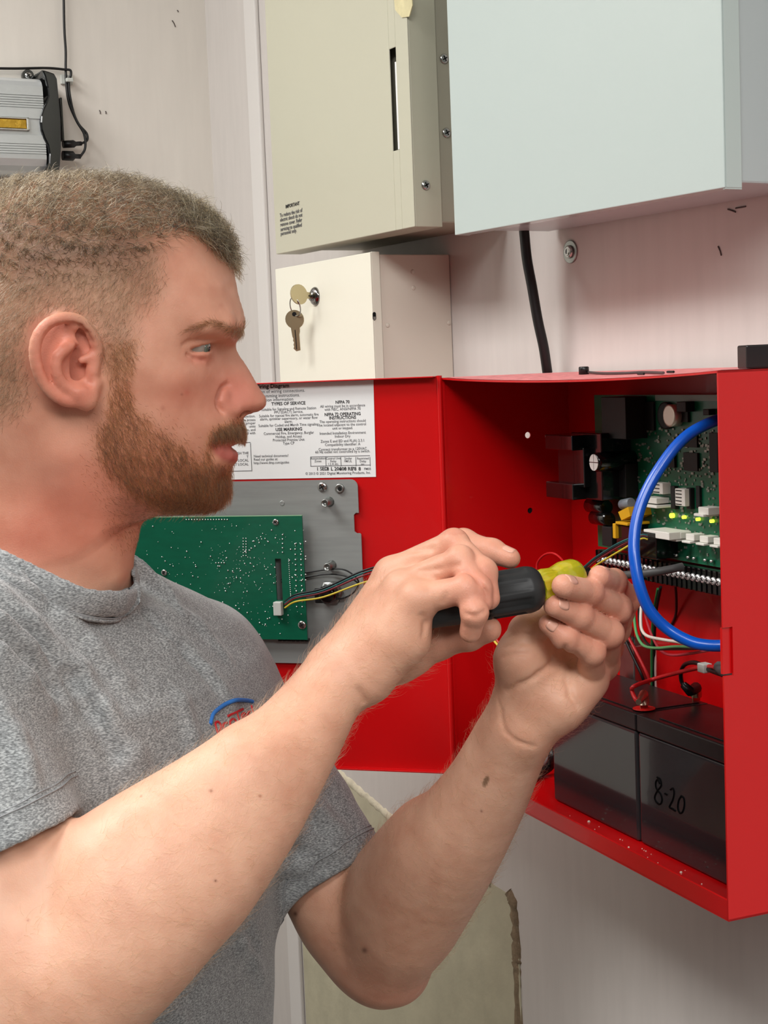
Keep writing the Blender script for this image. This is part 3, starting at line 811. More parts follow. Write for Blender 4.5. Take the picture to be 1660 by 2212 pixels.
obj('coil_tape', MB().poly(BX, bl_, PCBN, PCBN + .02), M_yellow, mbd, label='yellow taped coil')
for (x0, y0, x1, y1) in ((1324, 1131, 1330, 1163), (1330, 1128, 1356, 1134)):
    comp('coil_tape', x0, y0, x1, y1, .021, M_yellow, 'yellow tape frame of a coil')
comp('relay', 1301, 1138, 1322, 1180, .018, M_chip); comp('relay', 1332, 1136, 1360, 1184, .018, M_gloss)
comp('relay', 1366, 1147, 1418, 1204, .020, M_gloss, 'black relay box behind the blue cable')
comp('transformer', 1300, 858, 1352, 948, .020, M_chip)
comp('heat_sink_wall', 1292, 1000, 1352, 1072, .012, M_chip); 
# coin cell
cyl('battery_holder', 1436, 898, .0105, PCBN, .004, M_chip)
cyl('coin_cell', 1445, 898, .0086, PCBN, .0085, mat('coin_cell_steel', rgb(222, 218, 204), .35, .6), 'round silver coin cell')
for y in (885, 893, 901): pass
# chips
for (x0, y0, x1, y1) in ((1476, 935, 1506, 966), (1477, 978, 1507, 1017), (1533, 935, 1551, 1020), (1441, 962, 1457, 1010), (1470, 872, 1486, 912), (1386, 868, 1412, 930), (1504, 1050, 1512, 1098)):
    comp('chip', x0, y0, x1, y1, .0022, M_chip, bevel=.0002)
comp('inductor', 1462, 868, 1482, 890, .008, M_chip); comp('inductor', 1519, 884, 1532, 897, .006, M_chip)
# upright pin headers with ribs
def header(x0, y0, x1, y1, n):
    o = comp('connector', x0, y0, x1, y1, .008, M_whitec, 'white upright connector', par=mbd)
    for k in range(n):
        ym = y0 + (y1 - y0) * (k + .5) / n
        comp('key_slot', x0 + 1, ym - .9, x1 - (x1 - x0) * .35, ym + .9, .0083, M_hole, bevel=0, par=o)
header(1411, 1043, 1432, 1067, 3); header(1459, 1056, 1480, 1093, 5)
comp('pin_row', 1449, 1050, 1458, 1100, .004, M_chip); comp('pin_row', 1483, 1054, 1492, 1100, .004, M_chip)
# flat white sockets
def socket(x0, y0, x1, y1, h=.012):
    o = comp('connector', x0, y0, x1, y1, h, M_whitec, 'white board connector')
    return o
socket(1387, 1075, 1419, 1087); comp('connector', 1378, 1090, 1419, 1096, .014, M_whitec, 'white board connector')
socket(1509, 1096, 1531, 1112); comp('connector', 1499, 1110, 1520, 1116, .014, M_whitec, 'white board connector')
socket(1391, 1147, 1446, 1163, .020)
for x in (1451, 1480, 1510, 1540):
    y = 1149 + (x - 1451) * .155
    socket(x + 2, y, x + 20, y + 14, .010); comp('connector', x - 7, y + 15, x + 11, y + 20, .013, M_whitec, 'white board connector')
# lamps
for x, y, r in ((1449, 1114, .0019), (1475, 1117.5, .0013), (1505, 1122, .0013), (1535, 1126, .0013)):
    cyl('led', x, y, r, PCBN, .003, M_led, 'lit yellow-green indicator')
# small parts of the board
sp = MB(); rr_ = random.Random(5); spm = []
for k in range(330):
    x = rr_.uniform(1375, 1550); y = rr_.uniform(925, 1200)
    if y > 1130 and x < 1425: continue
    u, v = BX.uv(x, y, PCBN)
    a, b = rr_.choice(((.0008, .0005), (.0005, .0008), (.0012, .0007), (.0016, .0009)))
    sp.box(BX, u - a, u + a, v - b, v + b, PCBN, PCBN + .0009)
obj('surface_parts', sp, mat('small_part_solder', rgb(150, 156, 146), .35, .4, noise=(300, .6)), mbd, kind='stuff', label='tiny resistors and solder pads')
for x in (1452, 1462, 1487, 1500, 1524, 1538):
    y = 1195 + (x - 1452) * .17
    hcyl('resistor', x, y, x + 1, y + 6, .0016, PCBN + .002, M_solder)

# ---- terminal strip below the board
TN = PCBN + .010
ts = [BX.uv(px, py, TN) for px, py in ((1286, 1186), (1552, 1252))]
strip = obj('terminal_strip', MB().box(BX, ts[0][0], .36, pcv0 - .019, pcv0 - .001, PCBN - .004, TN), M_gloss, mbd, bevel=.001)
TS = screw_mesh(.0031, .6)
TS.materials[0] = mat('terminal_screw_plating', rgb(236, 238, 238), .38, .7)
ns = 27
for k in range(ns):
    u = ts[0][0] + .006 + k * .0066
    c_ = BX.at(u, pcv0 - .0085, TN + .0004)
    inst('terminal_screw', TS, strip, BX.mat(c_) @ Matrix.Rotation(.3 * k, 4, 'Z'))
br = MB()
for k in range(ns + 1):
    u = ts[0][0] + .0027 + k * .0066
    br.box(BX, u - .0003, u + .0003, pcv0 - .0185, pcv0 - .001, TN, TN + .0009)
obj('barrier', br, M_gloss, strip)
# ================================================================== batteries in the cabinet
M_batt = mat('black_battery_case', rgb(46, 45, 47), 0.12, coat=.3, noise=(30, .06))
M_batt_l = mat('black_battery_lid', rgb(27, 26, 28), 0.3, noise=(90, .25))
def battery(u0, u1, label, vt=-.2612):
    zb = bb + TH + .0003
    t = thing('battery', label, 'battery', BX.at((u0 + u1) / 2, zb, -.067), 'sealed batteries in the alarm cabinet')
    obj('case', MB().box(BX, u0 + .0006, u1 - .0006, zb, vt - .0134, -.0995, -.0356), M_batt, t, bevel=.0025, seg=3)
    obj('lid', MB().box(BX, u0, u1, vt - .0131, vt, -.1, -.035), M_batt_l, t, bevel=.0012)
    lid_cover = MB().box(BX, u0 + .022, u1 - .004, vt, vt + .0008, -.094, -.041)
    obj('vent_cover', lid_cover, M_batt_l, t, bevel=.0003)
    return t
batA = battery(.1150, .2468, 'black battery at the cabinet floor, its terminals joined to red and black wires')
batB = battery(.2478, .3990, 'black battery marked 8-20 by hand, beside the right edge of the cabinet')
# the handwritten 8-20
M_marker = mat('marker_ink', rgb(2, 2, 3), .8, spec=.1)
def stroke(pts, closed=False):
    q_ = [BX.at(*BX.uv(x, y, -.0354), -.0354) for x, y in pts]
    return MB().tube(spline(q_, 5), .00065, 6)
obj('handwritten_8', stroke([(1426, 1693), (1421, 1684), (1417, 1692), (1419, 1704), (1428, 1716), (1431, 1728), (1427, 1737), (1419, 1733), (1415, 1722), (1421, 1708), (1429, 1697), (1427, 1684), (1420, 1679)]), M_marker, batB)
obj('handwritten_dash', stroke([(1437, 1714), (1442, 1717)]), M_marker, batB)
obj('handwritten_2', stroke([(1449, 1706), (1454, 1703), (1457, 1712), (1454, 1728), (1447, 1743), (1453, 1747), (1460, 1752)]), M_marker, batB)
obj('handwritten_0', stroke([(1473, 1719), (1467, 1729), (1465, 1745), (1469, 1756), (1475, 1754), (1479, 1740), (1478, 1725), (1472, 1719)]), M_marker, batB)
Bk = lambda px, py, n: BX.hit(px, py, n)
def onlid(px, py, h=0.0):
    r = ray(px, py); t = (1.6 - .2604 + h - CAM[2]) / r[2]
    return CAM + r * t
M_spade = mat('brass_spade', rgb(176, 160, 128), .3, 1.0)
tr = onlid(1392, 1531); tk = onlid(1505, 1514)
ra = thing('battery_wire', 'red wire from the white plug to the front terminal of the battery', 'wire', tr)
obj('red_terminal_pad', MB().lathe(tr, (0, 0, 1), [(0, .0085), (.0006, .0085)], 18), mat('terminal_red', rgb(215, 30, 26), .4), batA, label='red ring around the terminal')
obj('terminal', MB().box(Plane(tr, BX.n), -.0032, .0032, 0, .0085, -.0005, .0005), M_spade, batA)
obj('terminal', MB().box(Plane(tk, BX.n), -.0032, .0032, 0, .0085, -.0005, .0005), M_spade, batA)
pr = [tr + np.array([0, 0, .0085]), onlid(1378, 1515, .010), onlid(1366, 1492, .016), onlid(1372, 1482, .02), Bk(1410, 1468, -.062), Bk(1465, 1453, -.062), Bk(1508, 1443, -.060), Bk(1535, 1440, -.058), Bk(1562, 1446, -.05)]
obj('jacket', MB().tube(spline(pr, 6), .0016, 8), M_redwire, ra)
obj('terminal_boot', MB().tube([tr + np.array([0, 0, .0035]), tr + np.array([0, 0, .011]), onlid(1380, 1517, .010)], [.0042, .0036, .0022], 10), mat('brass_clip', rgb(170, 150, 130), .35, .9), ra, label='metal clip on the terminal')
rb = thing('battery_wire', 'black wire with a rubber boot on the rear terminal of the battery', 'wire', tk)
pk = [tk + np.array([0, 0, .0085]), Bk(1488, 1490, -.082), Bk(1474, 1474, -.08), Bk(1472, 1452, -.076), Bk(1480, 1436, -.07), Bk(1498, 1431, -.064), Bk(1516, 1436, -.061), Bk(1535, 1448, -.057), Bk(1562, 1458, -.05)]
obj('jacket', MB().tube(spline(pk, 6), .0016, 8), M_cable, rb)
obj('terminal_boot', MB().tube([tk + np.array([0, 0, .010]), Bk(1491, 1493, -.083), Bk(1477, 1479, -.081)], [.0046, .0040, .0028], 10), M_black, rb, label='black rubber boot')
obj('terminal_clip', MB().tube([tk + np.array([0, 0, .003]), tk + np.array([0, 0, .0105])], [.0042, .004], 10), M_spade, rb)
wc = thing('wire_connector', 'small white plug holding the red and black battery wires', 'connector', Bk(1520, 1442, -.058))
c_ = BX.uv(1520, 1443, -.057)
obj('shell', MB().box(BX, c_[0] - .0042, c_[0] + .0042, c_[1] - .0032, c_[1] + .0034, -.062, -.0545), M_nylon, wc, bevel=.0008)
gs = BX.uv(1566, 1452, -.03)
obj('grey_sleeve', MB().tube([Bk(1555, 1441, -.048), Bk(1566, 1450, -.04), Bk(1590, 1456, -.03)], .0042, 10), mat('grey_rubber', rgb(92, 96, 98), .6), rb, label='grey sleeve at the right edge')

# ---- steel bracket behind the hand
bk = thing('steel_bracket', 'grey steel bracket standing at the cabinet back behind the hand', 'bracket', Bk(1355, 1480, -.11))
u0 = BX.uv(1338, 1430, -.105)[0]; u1 = BX.uv(1370, 1430, -.105)[0]; v0 = BX.uv(1355, 1482, -.105)[1]; v1 = BX.uv(1355, 1392, -.105)[1]
obj('post', MB().box(BX, u0, u1, v0, v1, -.1255, -.105), M_zinc, bk, bevel=.001)
obj('post_knob', MB().lathe(Bk(1359, 1366, -.112), BX.n, [(0, .0085), (.004, .0085), (.006, .006)], 20), M_zinc, bk)
obj('post_stem', MB().box(BX, (u0 + u1) / 2 - .003, (u0 + u1) / 2 + .003, v1 - .002, BX.uv(1355, 1372, -.112)[1], -.120, -.112), M_zinc, bk)

# ---- blue network cable looping out of the cabinet
M_blue = mat('blue_cable_jacket', rgb(2, 84, 192), 0.3, coat=.2)
bp = [(1650, 880, 1.035), (1560, 904, 1.03), (1503, 929, 1.024), (1465, 960, 1.02), (1430, 1005, 1.016), (1400, 1056, 1.012), (1380, 1108, 1.008), (1371, 1160, 1.003), (1372, 1210, .998), (1383, 1268, .994), (1404, 1318, .994), (1442, 1358, .994), (1490, 1385, .99), (1530, 1394, .986), (1575, 1394, .982), (1640, 1388, .982)]
bc = thing('network_cable', 'bright blue cable looping out of the cabinet past the hand', 'cable', P(*bp[8]))
obj('jacket', MB().tube(spline([P(*q_) for q_ in bp], 8), .0039, 18), M_blue, bc)
# ---- wires around the blue cable and the terminal strip
WIRES = [
 ('green wire bending down to the blue cable end', rgb(96, 168, 110), [(1374, 1275, -.085), (1371, 1310, -.07), (1372, 1345, -.06), (1378, 1375, -.05), (1392, 1395, -.045), (1420, 1400, -.04), (1460, 1397, -.035), (1510, 1398, -.03)], .0011),
 ('white wire bending down to the blue cable end', rgb(232, 222, 212), [(1388, 1275, -.085), (1386, 1310, -.07), (1385, 1340, -.06), (1388, 1362, -.05), (1402, 1375, -.045), (1440, 1383, -.04), (1470, 1388, -.036), (1505, 1399, -.03)], .0012),
 ('black wire bending down to the blue cable end', rgb(16, 16, 16), [(1382, 1280, -.085), (1381, 1310, -.07), (1382, 1345, -.06), (1392, 1380, -.05), (1412, 1400, -.042), (1450, 1402, -.038), (1510, 1401, -.03)], .0010),
 ('pink wire sagging below the blue cable', rgb(204, 72, 84), [(1388, 1290, -.09), (1395, 1330, -.08), (1410, 1375, -.07), (1428, 1405, -.06), (1452, 1415, -.05), (1490, 1412, -.04), (1535, 1404, -.03)], .0010),
 ('green and black paired wire running straight down behind the battery', rgb(40, 110, 60), [(1422, 1272, -.09), (1412, 1330, -.098), (1409, 1400, -.102), (1409, 1470, -.106), (1409, 1500, -.108)], .0012),
 ('black wire running straight down behind the battery', rgb(14, 14, 14), [(1428, 1268, -.09), (1417, 1330, -.098), (1414, 1400, -.104), (1413, 1470, -.107), (1413, 1500, -.109)], .0013),
 ('white wire running down beside the green one', rgb(226, 190, 186), [(1416, 1395, -.106), (1417, 1430, -.106), (1417, 1470, -.108), (1419, 1500, -.110)], .0010),
 ('red wire slanting from the bracket to the battery', rgb(190, 36, 40), [(1353, 1366, -.104), (1375, 1408, -.102), (1395, 1448, -.104), (1408, 1478, -.108)], .0013),
 ('black wire slanting from the bracket to the battery', rgb(18, 16, 16), [(1350, 1378, -.102), (1368, 1418, -.102), (1386, 1456, -.104), (1396, 1484, -.108)], .0013),
 ('dark wire hanging in the shade below the terminal strip', rgb(60, 8, 10), [(1460, 1262, -.112), (1462, 1300, -.120), (1460, 1330, -.124), (1448, 1356, -.1245)], .0011),
 ('green wire stub under the terminal strip', rgb(70, 170, 130), [(1386, 1250, -.088), (1392, 1268, -.085), (1398, 1290, -.086), (1402, 1315, -.09)], .0012),
 ('yellow wire end showing between the two hands', rgb(214, 190, 70), [(1040, 1330, -.012), (1064, 1378, -.012), (1082, 1402, -.014), (1100, 1440, -.02)], .0011),
 ('red wire end showing between the two hands', rgb(190, 60, 60), [(1046, 1330, -.014), (1069, 1375, -.014), (1088, 1402, -.016), (1108, 1440, -.022)], .0010),
]
for i, (lb, c, pts, r) in enumerate(WIRES):
    cable('wire', lb, [Bk(*q_) for q_ in pts], r, mat('wire_insulation_%d' % i, c, .4), cat='wire', n=8)
# red loop and grey cable near the screwdriver tip
lp = [Bk(1160 + 0, 1235, -.06), Bk(1162, 1215, -.06), Bk(1176, 1199, -.06), Bk(1194, 1195, -.06), Bk(1210, 1204, -.06), Bk(1222, 1222, -.055), Bk(1230, 1260, -.05)]
cable('wire', 'red wire loop above the yellow end of the screwdriver', lp, .0010, M_redwire, cat='wire', n=8)
gp = [Bk(1270, 1250, -.05), Bk(1330, 1244, -.055), Bk(1400, 1238, -.062), Bk(1448, 1230, -.075), Bk(1475, 1224, -.085)]
cable('cable', 'dark grey cable behind the blue one, under the terminal strip', gp, .0032, mat('grey_jacket', rgb(74, 74, 74), .5), n=10)
# grey and black cables on the cabinet floor, left of the batteries
fz = lambda px, py, h: (lambda r: CAM + r * ((1.6 + bb + TH + h - CAM[2]) / r[2]))(ray(px, py))
cable('cable', 'black cable coiled on the cabinet floor left of the batteries', [fz(1120, 1690, .0045), fz(1160, 1672, .0045), fz(1188, 1655, .008), Bk(1195, 1628, -.07), Bk(1190, 1600, -.085), Bk(1175, 1575, -.1)], .0042, M_cable, n=10)
cable('cable', 'pale grey cable rising behind the wrist in the cabinet', [fz(1140, 1668, .0035), fz(1172, 1650, .005), Bk(1184, 1625, -.085), Bk(1183, 1600, -.095), Bk(1172, 1570, -.105)], .003, mat('pale_jacket', rgb(150, 160, 160), .4), n=10)

# ---- odds and ends lying on the cabinet
def tp_(px, n, h=0.0):
    """point on the cabinet's top, n behind the mouth, seen at column px"""
    u = BX.uv(px, 803, -n)[0]
    return BX.at(u, bt_ + .0004 + sag(min(max(u / bw, 0), 1)) * (1 - n / .127) + h, -n)
a = tp_(1262, .07)
t = thing('grommet', 'small black grommet standing on the dusty red top', 'grommet', a)
obj('grommet_body', MB().lathe(a, (0, 0, 1), [(0, .0042), (.0055, .0042), (.0062, .0036), (.0062, .001)], 16), M_black, t)
cable('thin_cable', 'thin dark wire lying along the dusty red top', [tp_(1266, .075, .0016), tp_(1300, .06, .0011), tp_(1350, .055, .0011), tp_(1385, .06, .0011), tp_(1410, .05, .0011), tp_(1434, .03, .0011)], .0010, mat('dusty_wire', rgb(74, 62, 62), .6), cat='wire')
for x, n_, lb in ((1388, .035, 'small dark offcut lying at the middle of the red top'), (1452, .05, 'small dark offcut lying towards the right of the red top')):
    p_ = tp_(x, n_, .0010)
    obj('offcut', MB().tube([p_ - BX.r * .0055, p_ + BX.r * .0055 + BX.n * .002], .0009, 7), M_black, None, lb, 'offcut')
pb = tp_(1640, .085)
t = thing('power_adapter', 'black block standing on the red cabinet at the right edge', 'adapter', pb)
bpl = Plane(pb, BX.r * .25 + np.array([.9, .4, 0]) * .75)
obj('block', MB().box(bpl, -.0085, .03, 0, .0162, -.02, .0), M_black, t, bevel=.0012)
# ================================================================== the technician: one continuous body grown from distance fields
class RC:                                     # tapered limb segment
    def __init__(s, a, b, ra, rb, flat=None):
        s.a = np.asarray(a, float); s.b = np.asarray(b, float); s.ra, s.rb = ra, rb
        s.c = (s.a + s.b) / 2; s.R = np.linalg.norm(s.b - s.a) / 2 + max(ra, rb)
        s.flat = flat                          # (unit direction, factor): thinner along that direction
        if flat: s.R *= 1.0
    def __call__(s, p):
        pa = p - s.a; ba = s.b - s.a
        t = np.clip(pa @ ba / max(ba @ ba, 1e-12), 0, 1)
        q = pa - t[:, None] * ba
        if s.flat:
            n, f = s.flat
            q = q + (q @ n)[:, None] * n * (1 / f - 1)
            return (np.sqrt((q * q).sum(1)) - (s.ra + (s.rb - s.ra) * t)) * f
        return np.sqrt((q * q).sum(1)) - (s.ra + (s.rb - s.ra) * t)
class EL:                                     # ellipsoid
    def __init__(s, c, axes, r):
        s.c = np.asarray(c, float); s.A = np.array([nrm(a) for a in axes]); s.r = np.asarray(r, float); s.R = max(r)
    def __call__(s, p):
        q = (p - s.c) @ s.A.T
        k0 = np.sqrt(((q / s.r) ** 2).sum(1)); k1 = np.sqrt(((q / s.r ** 2) ** 2).sum(1))
        return k0 * (k0 - 1) / np.maximum(k1, 1e-6)
class FN:
    def __init__(s, f, c, R): s.f = f; s.c = np.asarray(c, float); s.R = R
    def __call__(s, p): return s.f(p)
def smin(a, b, k):
    if k <= 0: return np.minimum(a, b)
    h = np.maximum(k - np.abs(a - b), 0) / k
    return np.minimum(a, b) - h * h * k * .25
class Field:
    def __init__(s): s.ops = []
    def u(s, prim, k=.004): s.ops.append(('u', prim, k)); return s
    def cut(s, prim, k=.002): s.ops.append(('s', prim, k)); return s
    def limb(s, pts, k=.003, n=4):
        q_ = spline([np.array([*a, r]) for a, r in pts], n)
        for a, b in zip(q_[:-1], q_[1:]): s.u(RC(a[:3], b[:3], a[3], b[3]), k)
        return s
    def chain(s, pts, k=.004, flat=None):
        for (a, ra), (b, rb) in zip(pts[:-1], pts[1:]): s.u(RC(a, b, ra, rb, flat), k)
        return s
    def near(s, c, R):
        return [o for o in s.ops if np.linalg.norm(o[1].c - c) - o[1].R < R + o[2] + .012]
    def ev(s, p, ops=None):
        d = np.full(len(p), 1e2)
        for op, prim, k in (s.ops if ops is None else ops):
            if op == 'u': d = smin(d, prim(p), k)
            else: d = -smin(-d, prim(p), k)
        return d
    def evl(s, p):
        p = np.asarray(p, float).reshape(-1, 3)
        c = p.mean(0); R = np.sqrt(((p - c) ** 2).sum(1)).max()
        return s.ev(p, s.near(c, R + .02))
    def grad(s, p, e=.0006):
        g = np.stack([s.evl(p + np.eye(3)[i] * e) - s.evl(p - np.eye(3)[i] * e) for i in range(3)], 1)
        return g / np.maximum(np.linalg.norm(g, axis=1)[:, None], 1e-9)
    def march(s, px, py, t0=.55, t1=2.4):
        """first hit of the camera ray, or None"""
        r = ray(px, py); r = r / np.linalg.norm(r); t = t0
        for _ in range(160):
            p = CAM + r * t
            d = float(s.ev(p[None], s.near(p, .06))[0])
            if d < .0002: return p
            t += min(max(d * .7, .0003), .045)
            if t > t1: return None
        return CAM + r * t

def polygonize(F, lo, hi, h, B=16, slack=2.2):
    """sparse surface nets: quads on a regular grid, only in blocks the surface passes through"""
    lo = np.asarray(lo, float); hi = np.asarray(hi, float)
    nb = np.ceil((hi - lo) / (h * B)).astype(int)
    hd = h * B * math.sqrt(3) / 2
    big = int(8); ids_all, pos_all, quads = [], [], []
    NX, NY = int(nb[0] * B + 8), int(nb[1] * B + 8)
    def gid(i, j, k): return (k.astype(np.int64) * NY + j) * NX + i
    g = np.arange(B + 1)
    GI, GJ, GK = np.meshgrid(g, g, g, indexing='ij')
    loc = np.stack([GI, GJ, GK], -1).reshape(-1, 3) * h
    def visit(b0, size):
        c = lo + (np.array(b0) + size / 2) * B * h
        R = hd * size
        ops = F.near(c, R)
        if not any(o[0] == 'u' for o in ops): return
        d = F.ev(c[None], ops)[0]
        if abs(d) > R * slack + .004: return
        if size > 1:
            hs = size // 2
            for a in range(2):
                for b in range(2):
                    for e in range(2):
                        nbk = (b0[0] + a * hs, b0[1] + b * hs, b0[2] + e * hs)
                        if all(nbk[i] < nb[i] for i in range(3)): visit(nbk, hs)
            return
        o = np.array(b0) * B
        V = F.ev(lo + o * h + loc, ops).reshape(B + 1, B + 1, B + 1)
        S = V < 0
        if S.all() or not S.any(): return
        cnt = np.zeros((B, B, B), int)
        for a in (0, 1):
            for b in (0, 1):
                for e in (0, 1): cnt += S[a:B + a, b:B + b, e:B + e]
        act = (cnt > 0) & (cnt < 8)
        I, J, K = np.nonzero(act)
        acc = np.zeros((len(I), 3)); n = np.zeros(len(I))
        cor = [(a, b, e) for a in (0, 1) for b in (0, 1) for e in (0, 1)]
        for x in range(8):
            for y in range(x + 1, 8):
                A_, B_ = np.array(cor[x]), np.array(cor[y])
                if np.abs(A_ - B_).sum() != 1: continue
                va = V[I + A_[0], J + A_[1], K + A_[2]]; vb = V[I + B_[0], J + B_[1], K + B_[2]]
                m = (va < 0) != (vb < 0)
                t = np.where(m, va / np.where(va - vb == 0, 1, va - vb), 0)
                acc += np.where(m[:, None], A_ + t[:, None] * (B_ - A_), 0); n += m
        ids_all.append(gid(I + o[0], J + o[1], K + o[2]))
        pos_all.append(lo + (np.stack([I, J, K], 1) + o + acc / n[:, None]) * h)
        for ax in range(3):
            a1, a2 = (ax + 1) % 3, (ax + 2) % 3
            s0 = [slice(0, B)] * 3; s1 = [slice(0, B)] * 3; s1[ax] = slice(1, B + 1)
            e0 = S[tuple(s0)]; e1 = S[tuple(s1)]
            q = np.stack(np.nonzero(e0 != e1), 1) + o
            if not len(q): continue
            flip = e0[tuple((q - o).T)]
            d1 = np.eye(3, dtype=int)[a1]; d2 = np.eye(3, dtype=int)[a2]
            f = np.stack([gid(*(q - d1 - d2).T), gid(*(q - d2).T), gid(*q.T), gid(*(q - d1).T)], 1)
            f[~flip] = f[~flip][:, ::-1]
            quads.append(f)
    step = 1
    while step * 2 <= 8: step *= 2
    for i in range(0, nb[0], step):
        for j in range(0, nb[1], step):
            for k in range(0, nb[2], step): visit((i, j, k), step)
    ids = np.concatenate(ids_all); pos = np.concatenate(pos_all); qd = np.concatenate(quads)
    o = np.argsort(ids); ids = ids[o]; pos = pos[o]
    ix = np.searchsorted(ids, qd); ix = np.minimum(ix, len(ids) - 1)
    ok = (ids[ix] == qd).all(1)
    return pos, ix[ok]
def np_mesh(name, pos, quads, m):
    me = bpy.data.meshes.new(name)
    nv, nf = len(pos), len(quads)
    me.vertices.add(nv); me.vertices.foreach_set('co', np.ascontiguousarray(pos, dtype=np.float32).ravel())
    me.loops.add(nf * 4); me.loops.foreach_set('vertex_index', np.ascontiguousarray(quads, dtype=np.int32).ravel())
    me.polygons.add(nf); me.polygons.foreach_set('loop_start', np.arange(0, nf * 4, 4, dtype=np.int32))
    me.polygons.foreach_set('use_smooth', np.ones(nf, dtype=bool))
    me.update(calc_edges=True); me.validate()
    me.materials.append(m)
    return me
def relax(pos, quads, it=1, w=.5):
    for _ in range(it):
        acc = np.zeros_like(pos); n = np.zeros(len(pos))
        for k in range(4):
            a, b = quads[:, k], quads[:, (k + 1) % 4]
            for d in range(3):
                acc[:, d] += np.bincount(a, pos[b, d], len(pos)) + np.bincount(b, pos[a, d], len(pos))
            n += np.bincount(a, minlength=len(pos)) + np.bincount(b, minlength=len(pos))
        pos = pos * (1 - w) + w * acc / np.maximum(n, 1)[:, None]
    return pos
def main_island(pos, quads):
    """keep the largest connected piece"""
    e = np.concatenate([quads[:, [k, (k + 1) % 4]] for k in range(4)]); e = np.concatenate([e, e[:, ::-1]])
    e = e[np.argsort(e[:, 0], kind='stable')]
    st = np.searchsorted(e[:, 0], np.arange(len(pos))); nb_ = e[:, 1]
    lab = np.arange(len(pos))
    while True:
        new = np.minimum(lab, np.minimum.reduceat(lab[nb_], st))
        np.minimum.at(new, lab[::7], new[::7])
        for _ in range(3): new = np.minimum(new, new[new])
        if (new == lab).all(): break
        lab = new
    root = np.bincount(lab).argmax(); keep = lab == root
    idx = np.cumsum(keep) - 1
    return pos[keep], idx[quads[keep[quads].all(1)]]

# ---- head: profile outline, half-widths and rounding over the profile plane
YH = 1.06
HC = P(230, 760, YH)
th_ = math.radians(6.0)
HP = Plane(HC, (math.cos(th_), math.sin(th_), 0))
HPp = lambda px, py, off=0.0: HP.uv(px, py, off) * 1000.0           # pixel on the plane -> mm
PROF = [(-118, 700), (-112, 600), (-95, 520), (-60, 455), (-10, 417), (60, 396), (130, 388), (210, 387), (290, 397), (360, 420), (420, 452), (463, 489), (488, 525), (501, 565), (509, 605), (516, 640), (524, 666), (529, 686), (529.5, 700), (526, 716), (517, 731), (510, 743), (511.5, 755), (520, 771), (535, 793), (550, 820), (564, 843), (573, 856), (576.5, 867), (573, 879), (562, 887.5), (545, 893), (531, 898), (526, 905), (524.5, 915), (524, 925), (523.5, 935), (522, 944), (517, 953), (509, 960), (502, 965), (505.5, 970), (511, 976), (514, 986), (513, 996), (506, 1005), (499, 1016), (495, 1030), (493, 1048), (489, 1064), (479, 1079), (462, 1091), (435, 1099), (400, 1104), (360, 1110), (320, 1120), (262, 1142), (190, 1195), (110, 1220), (20, 1225), (-55, 1130), (-92, 980), (-110, 830)]
_pp = [np.array([*HPp(*q_), 0]) for q_ in PROF]
_pp = np.array(spline(_pp + [_pp[0]], 5))[:-1, :2]
WPTS = [(505, 750, 5), (497, 750, 8), (485, 750, 12), (470, 752, 16), (459, 752, 22), (445, 752, 33), (428, 752, 43), (410, 750, 50), (380, 750, 58), (340, 750, 65), (250, 750, 71.5), (150, 750, 75), (0, 750, 76), (-70, 750, 66),
        (520, 706, 19), (508, 706, 32), (490, 706, 43), (462, 708, 51.5), (430, 710, 56), (380, 712, 60), (300, 705, 67), (200, 700, 74),
        (512, 690, 22), (495, 680, 38), (470, 680, 47),
        (500, 625, 24), (480, 625, 40), (450, 625, 50), (400, 625, 58), (350, 625, 63), (250, 620, 71), (100, 620, 77), (-50, 620, 72),
        (480, 540, 22), (455, 530, 38), (420, 510, 48), (350, 490, 58), (250, 480, 68), (100, 470, 74), (0, 480, 70),
        (440, 480, 26), (360, 430, 44), (250, 410, 54), (120, 405, 56), (-40, 450, 54),
        (533, 800, 6), (522, 800, 9), (507, 800, 11.5), (492, 800, 14.5), (478, 800, 19.5), (462, 800, 28), (442, 800, 38.5), (412, 800, 50), (370, 800, 60), (320, 800, 66), (250, 800, 69.5), (160, 800, 71),
        (560, 850, 9), (546, 850, 11.5), (528, 850, 14), (508, 852, 16.5), (494, 854, 17.5), (484, 852, 19), (468, 850, 27), (444, 850, 37), (404, 850, 50), (350, 850, 59.5), (280, 850, 64.5), (200, 850, 67),
        (560, 870, 10.5), (540, 874, 13.5), (520, 874, 16.5), (504, 874, 18.5), (492, 874, 19), (482, 876, 20.5), (468, 880, 27), (440, 884, 37),
        (512, 912, 12), (500, 915, 19), (485, 918, 26), (465, 920, 32.5), (430, 920, 42), (380, 920, 52.5), (320, 920, 59), (250, 920, 63), (180, 920, 62.5),
        (512, 945, 12), (498, 948, 18), (482, 950, 24), (468, 955, 27), (495, 965, 15), (480, 965, 23), (465, 965, 28), (440, 965, 36.5), (400, 965, 46.5), (340, 965, 55), (270, 965, 60), (205, 965, 58), (130, 965, 54),
        (505, 985, 14), (490, 987, 21), (474, 990, 26),
        (487, 1018, 13), (472, 1018, 22), (452, 1018, 30), (420, 1015, 38.5), (370, 1012, 48), (300, 1010, 55), (220, 1008, 53), (140, 1000, 48),
        (482, 1055, 13), (465, 1060, 21.5), (440, 1062, 28), (400, 1062, 36.5), (340, 1062, 45), (270, 1060, 48), (190, 1050, 42),
        (450, 1085, 17), (400, 1088, 28), (340, 1092, 36), (280, 1100, 37), (200, 1100, 30), (200, 1200, 18), (100, 1200, 20), (60, 1100, 30), (-40, 1000, 40), (60, 1000, 46), (0, 900, 60), (-60, 900, 52)]
